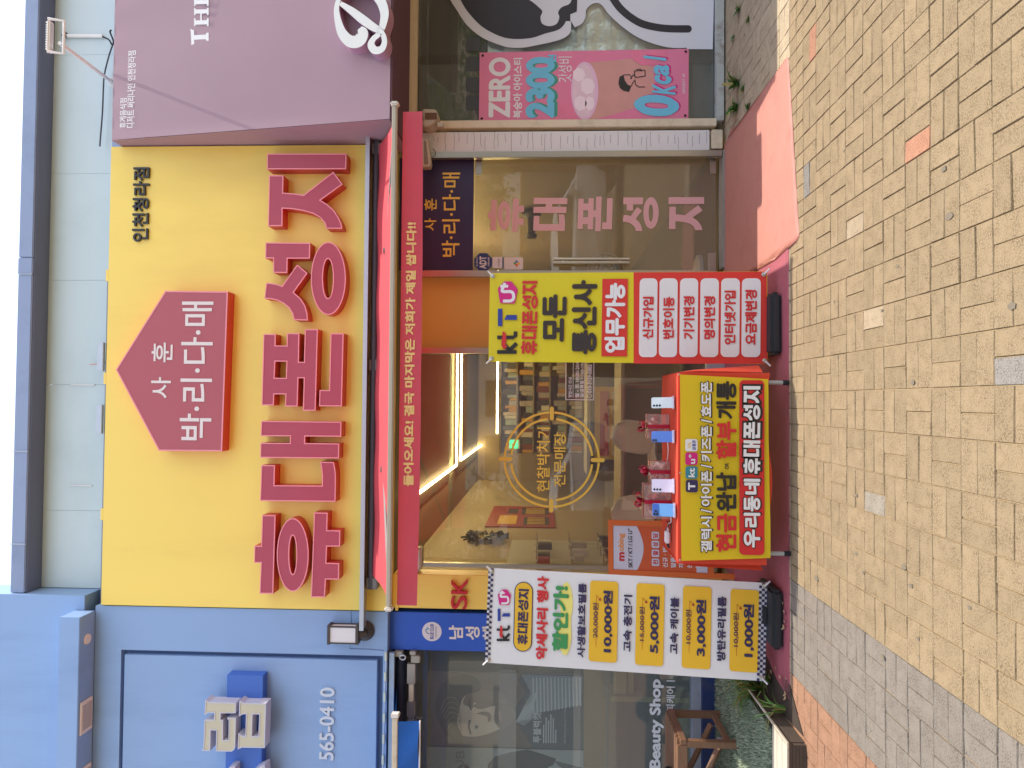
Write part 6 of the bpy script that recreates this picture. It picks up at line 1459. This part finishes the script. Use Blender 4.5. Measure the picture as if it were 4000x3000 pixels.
# ================================================================== the street behind the photographer, seen in the glass
q = MB(); q.box((-60, -14, -.09), (60, -4.6, -.011), None); tag(q.build('road', mat('asphalt', '#5c5c5e', .9, .15, 30, bump=.4, bscale=150, k=.7)), kind='structure')
q = MB(); q.box((-60, -4.6, -.09), (60, -4.35, .005)); q.box((-60, -14.25, -.09), (60, -14, .12)); tag(q.build('kerb', mat('kerb_stone', '#a8a49c', .8, .1, 6, k=.7)), kind='structure')
q = MB()
for k in range(-10, 11): q.box((k*5, -9.4, -.0105), (k*5+2.5, -9.25, -.008))
tag(q.build('lane_marking', WHITE), kind='structure')
q = MB(); q.box((-60, -20, -.05), (60, -14.25, .11)); tag(q.build('far_pavement', mat('far_pavement_stone', '#a09484', .85, .1, 5, k=.7)), kind='structure')
def block(x0, x1, h, base, label, nf, seed):
    o = thing('street_building', ((x0+x1)/2, -20, 0), label, 'building', 'buildings across the street reflected in the glass'); r = random.Random(seed)
    wm_ = mat('facade_%d' % seed, base, .7, .06, .6, k=.8); q = MB(); q.box((x0, -30, 0), (x1, -20, h), wm_); q.build('wall', wm_, o)
    q = MB(); q.box((x0-.2, -30, h), (x1+.2, -19.8, h+.5), wm_); q.build('parapet', wm_, o)
    gl = mat('window_dark', '#3c4854', .1, .1, 1, k=.6); n = int((x1-x0)/2.6); fh = h/nf
    for f in range(1, nf):
        q = MB()
        for k in range(n):
            xa = x0+.5+k*(x1-x0-.6)/n; q.box((xa, -20.0, f*fh+.5), (xa+1.7, -19.93, f*fh+fh-.5), gl)
        q.build('window_row', gl, o)
    q = MB(); q.box((x0+.3, -19.95, 2.7), (x1-.3, -19.6, 3.5), mat('facade_sign_%d' % seed, r.choice(('#d8d8d0', '#4a9a8a', '#b84848')), .5, k=.8)); q.build('sign_band', None, o)
    q = MB(); q.box((x0+.5, -19.98, .1), (x1-.5, -19.94, 2.6), gl); q.build('shop_glass', gl, o)
block(-34, -12, 8.5, '#d0c4a8', 'beige four storey building across the street, reflected at the left', 4, 1)
block(-11.5, 4.5, 9.5, '#d8d4cc', 'white building with window rows across the street, reflected in the shop window', 4, 2)
block(5, 24, 8, '#b8a088', 'brown brick building across the street, reflected in the cafe glass', 3, 3)
def street_tree(x, y, h, seed, label):
    r = random.Random(seed); o = thing('street_tree', (x, y, 0), label, 'tree', 'street trees reflected in the glass')
    q = MB(); q.tube([(x, y, 0), (x+.05, y, h*.3), (x-.05, y, h*.55), (x, y, h*.8)], [.13, .11, .08, .03])
    for k in range(7):
        a = r.uniform(0, 6.28); q.tube([(x, y, h*(.3+.05*k)), (x+math.cos(a)*h*.13, y+math.sin(a)*h*.13, h*(.42+.05*k)), (x+math.cos(a)*h*.24, y+math.sin(a)*h*.24, h*(.5+.055*k))], [.06, .035, .015], n=6)
    q.build('trunk', mat('bark', '#6a5a4a', .9, .2, 12, k=.6), o, smooth=True)
    V = []; Fc = []; cl_ = [(r.gauss(0, h*.15), r.gauss(0, h*.15), h*r.uniform(.42, 1.0), r.uniform(.07, .12)*h) for _ in range(30)]
    for k in range(6500):
        cx, cy, cz, rr_ = r.choice(cl_); p = Vector((x+cx, y+cy, cz))+Vector((r.gauss(0, 1), r.gauss(0, 1), r.gauss(0, .8)))*rr_*.6; s = r.uniform(.05, .11)
        d = Vector((r.uniform(-1, 1), r.uniform(-1, 1), r.uniform(-.6, .6))).normalized(); e = d.orthogonal().normalized(); b = len(V)
        V += [tuple(p-d*s), tuple(p+e*s*.5), tuple(p+d*s), tuple(p-e*s*.5)]; Fc.append((b, b+1, b+2, b+3))
    q = MB(); q.raw(V, Fc); q.build('crown', mat('tree_leaf', '#5e7e3c', .55, .3, 1.5, trans=.3, k=.65), o)
street_tree(-2.6, -4.1, 6.2, 1, 'leafy street tree behind the photographer, reflected in the big shop window')
street_tree(5.6, -4.2, 6.6, 2, 'leafy street tree reflected in the cafe window')
street_tree(-14, -4.2, 6.0, 3, 'leafy street tree reflected in the barber window')
CARW = mat('car_white_paint', '#e4e4e2', .2, .01, 2, k=.9); CARG = mat('car_dark_glass', '#20262c', .05, .05, k=.7); TYRE = mat('car_tyre', '#1e1e20', .8, .1, k=.7); RIM = mat('car_rim', '#b4b6ba', .3, .05, metal=.7)
def car(x, y, flip, label):
    o = thing('parked_car', (x, y, 0), label, 'car', 'white cars parked behind the photographer'); f = -1 if flip else 1
    prof = [(-2.2, .35), (-2.22, .62), (-2.1, .82), (-1.3, .93), (-.95, .97), (-.25, 1.40), (.2, 1.46), (.95, 1.42), (1.65, 1.05), (2.15, .98), (2.2, .60), (2.15, .35)]
    ws = [.78, .86, .88, .88, .86, .66, .64, .66, .82, .84, .86, .80]
    q = MB(); V = []
    for (a, z), w_ in zip(prof, ws): V += [(x+f*a, y-w_, z), (x+f*a, y+w_, z)]
    n = len(prof); Fc = [(2*i, 2*((i+1) % n), 2*((i+1) % n)+1, 2*i+1) for i in range(n)]
    low = [i for i in range(n)]
    b = len(V)
    for s in (0, 1):
        belt = [2*i+s for i in (0, 1, 2, 3, 4, 8, 9, 10, 11)]; top = [2*i+s for i in (4, 5, 6, 7, 8)]; Fc += [tuple(belt), tuple(top)]
    q.raw(V, Fc); q.build('body', CARW, o, bevel=.03)
    q = MB()
    for s in (-1, 1): q.face([(x+f*a, y+s*(w_+.004), z) for a, z, w_ in ((-.80, 1.02, .845), (-.22, 1.36, .675), (.2, 1.41, .655), (.9, 1.37, .675), (1.45, 1.06, .815))])
    q.face([(x+f*-.97, y-.74, 1.0), (x+f*-.97, y+.74, 1.0), (x+f*-.30, y+.60, 1.395), (x+f*-.30, y-.60, 1.395)]); q.face([(x+f*1.62, y-.7, 1.09), (x+f*1.62, y+.7, 1.09), (x+f*1.02, y+.58, 1.415), (x+f*1.02, y-.58, 1.415)]); q.build('car_window', CARG, o)
    for a in (-1.38, 1.35):
        for s in (-1, 1):
            c = Vector((x+f*a, y+s*.80, .33)); ax = (Vector((1, 0, 0)), Vector((0, 0, 1)), Vector((0, s, 0)))
            q = MB(); q.lathe(c, [(.33, -.1), (.33, .08), (.30, .10), (.22, .10)], TYRE, 28, ax); wh = q.build('wheel', TYRE, o, smooth=True)
            q = MB(); q.lathe(c, [(.22, .09), (.22, .102), (.20, .08)], RIM, 28, ax)
            for k in range(8): t = k*.785; d = ax[0]*math.cos(t)+ax[1]*math.sin(t); e = ax[0]*-math.sin(t)+ax[1]*math.cos(t); q.face([c+ax[2]*.104+d*.04+e*.02, c+ax[2]*.104+d*.21+e*.035, c+ax[2]*.104+d*.21-e*.035, c+ax[2]*.104+d*.04-e*.02], RIM)
            q.build('rim', RIM, wh)
    for s in (-1, 1):
        q = MB(); q.box((min(x+f*-2.19, x+f*-1.95), y+s*.70-.14, .66), (max(x+f*-2.19, x+f*-1.95), y+s*.70+.14, .80)); q.build('headlight', mat('headlight_lens', '#d8e0e4', .05, .02, k=.8), o, bevel=.02)
        q = MB(); q.box((x+f*-.62-.07, y+s*.92-.1, 1.0), (x+f*-.62+.07, y+s*.92+.1, 1.12)); q.build('mirror', CARW, o, bevel=.03)
car(-2.6, -2.3, False, 'white car with dark windows reflected in the big shop window')
car(3.6, -2.3, True, 'white car with alloy wheels reflected in the glass door')
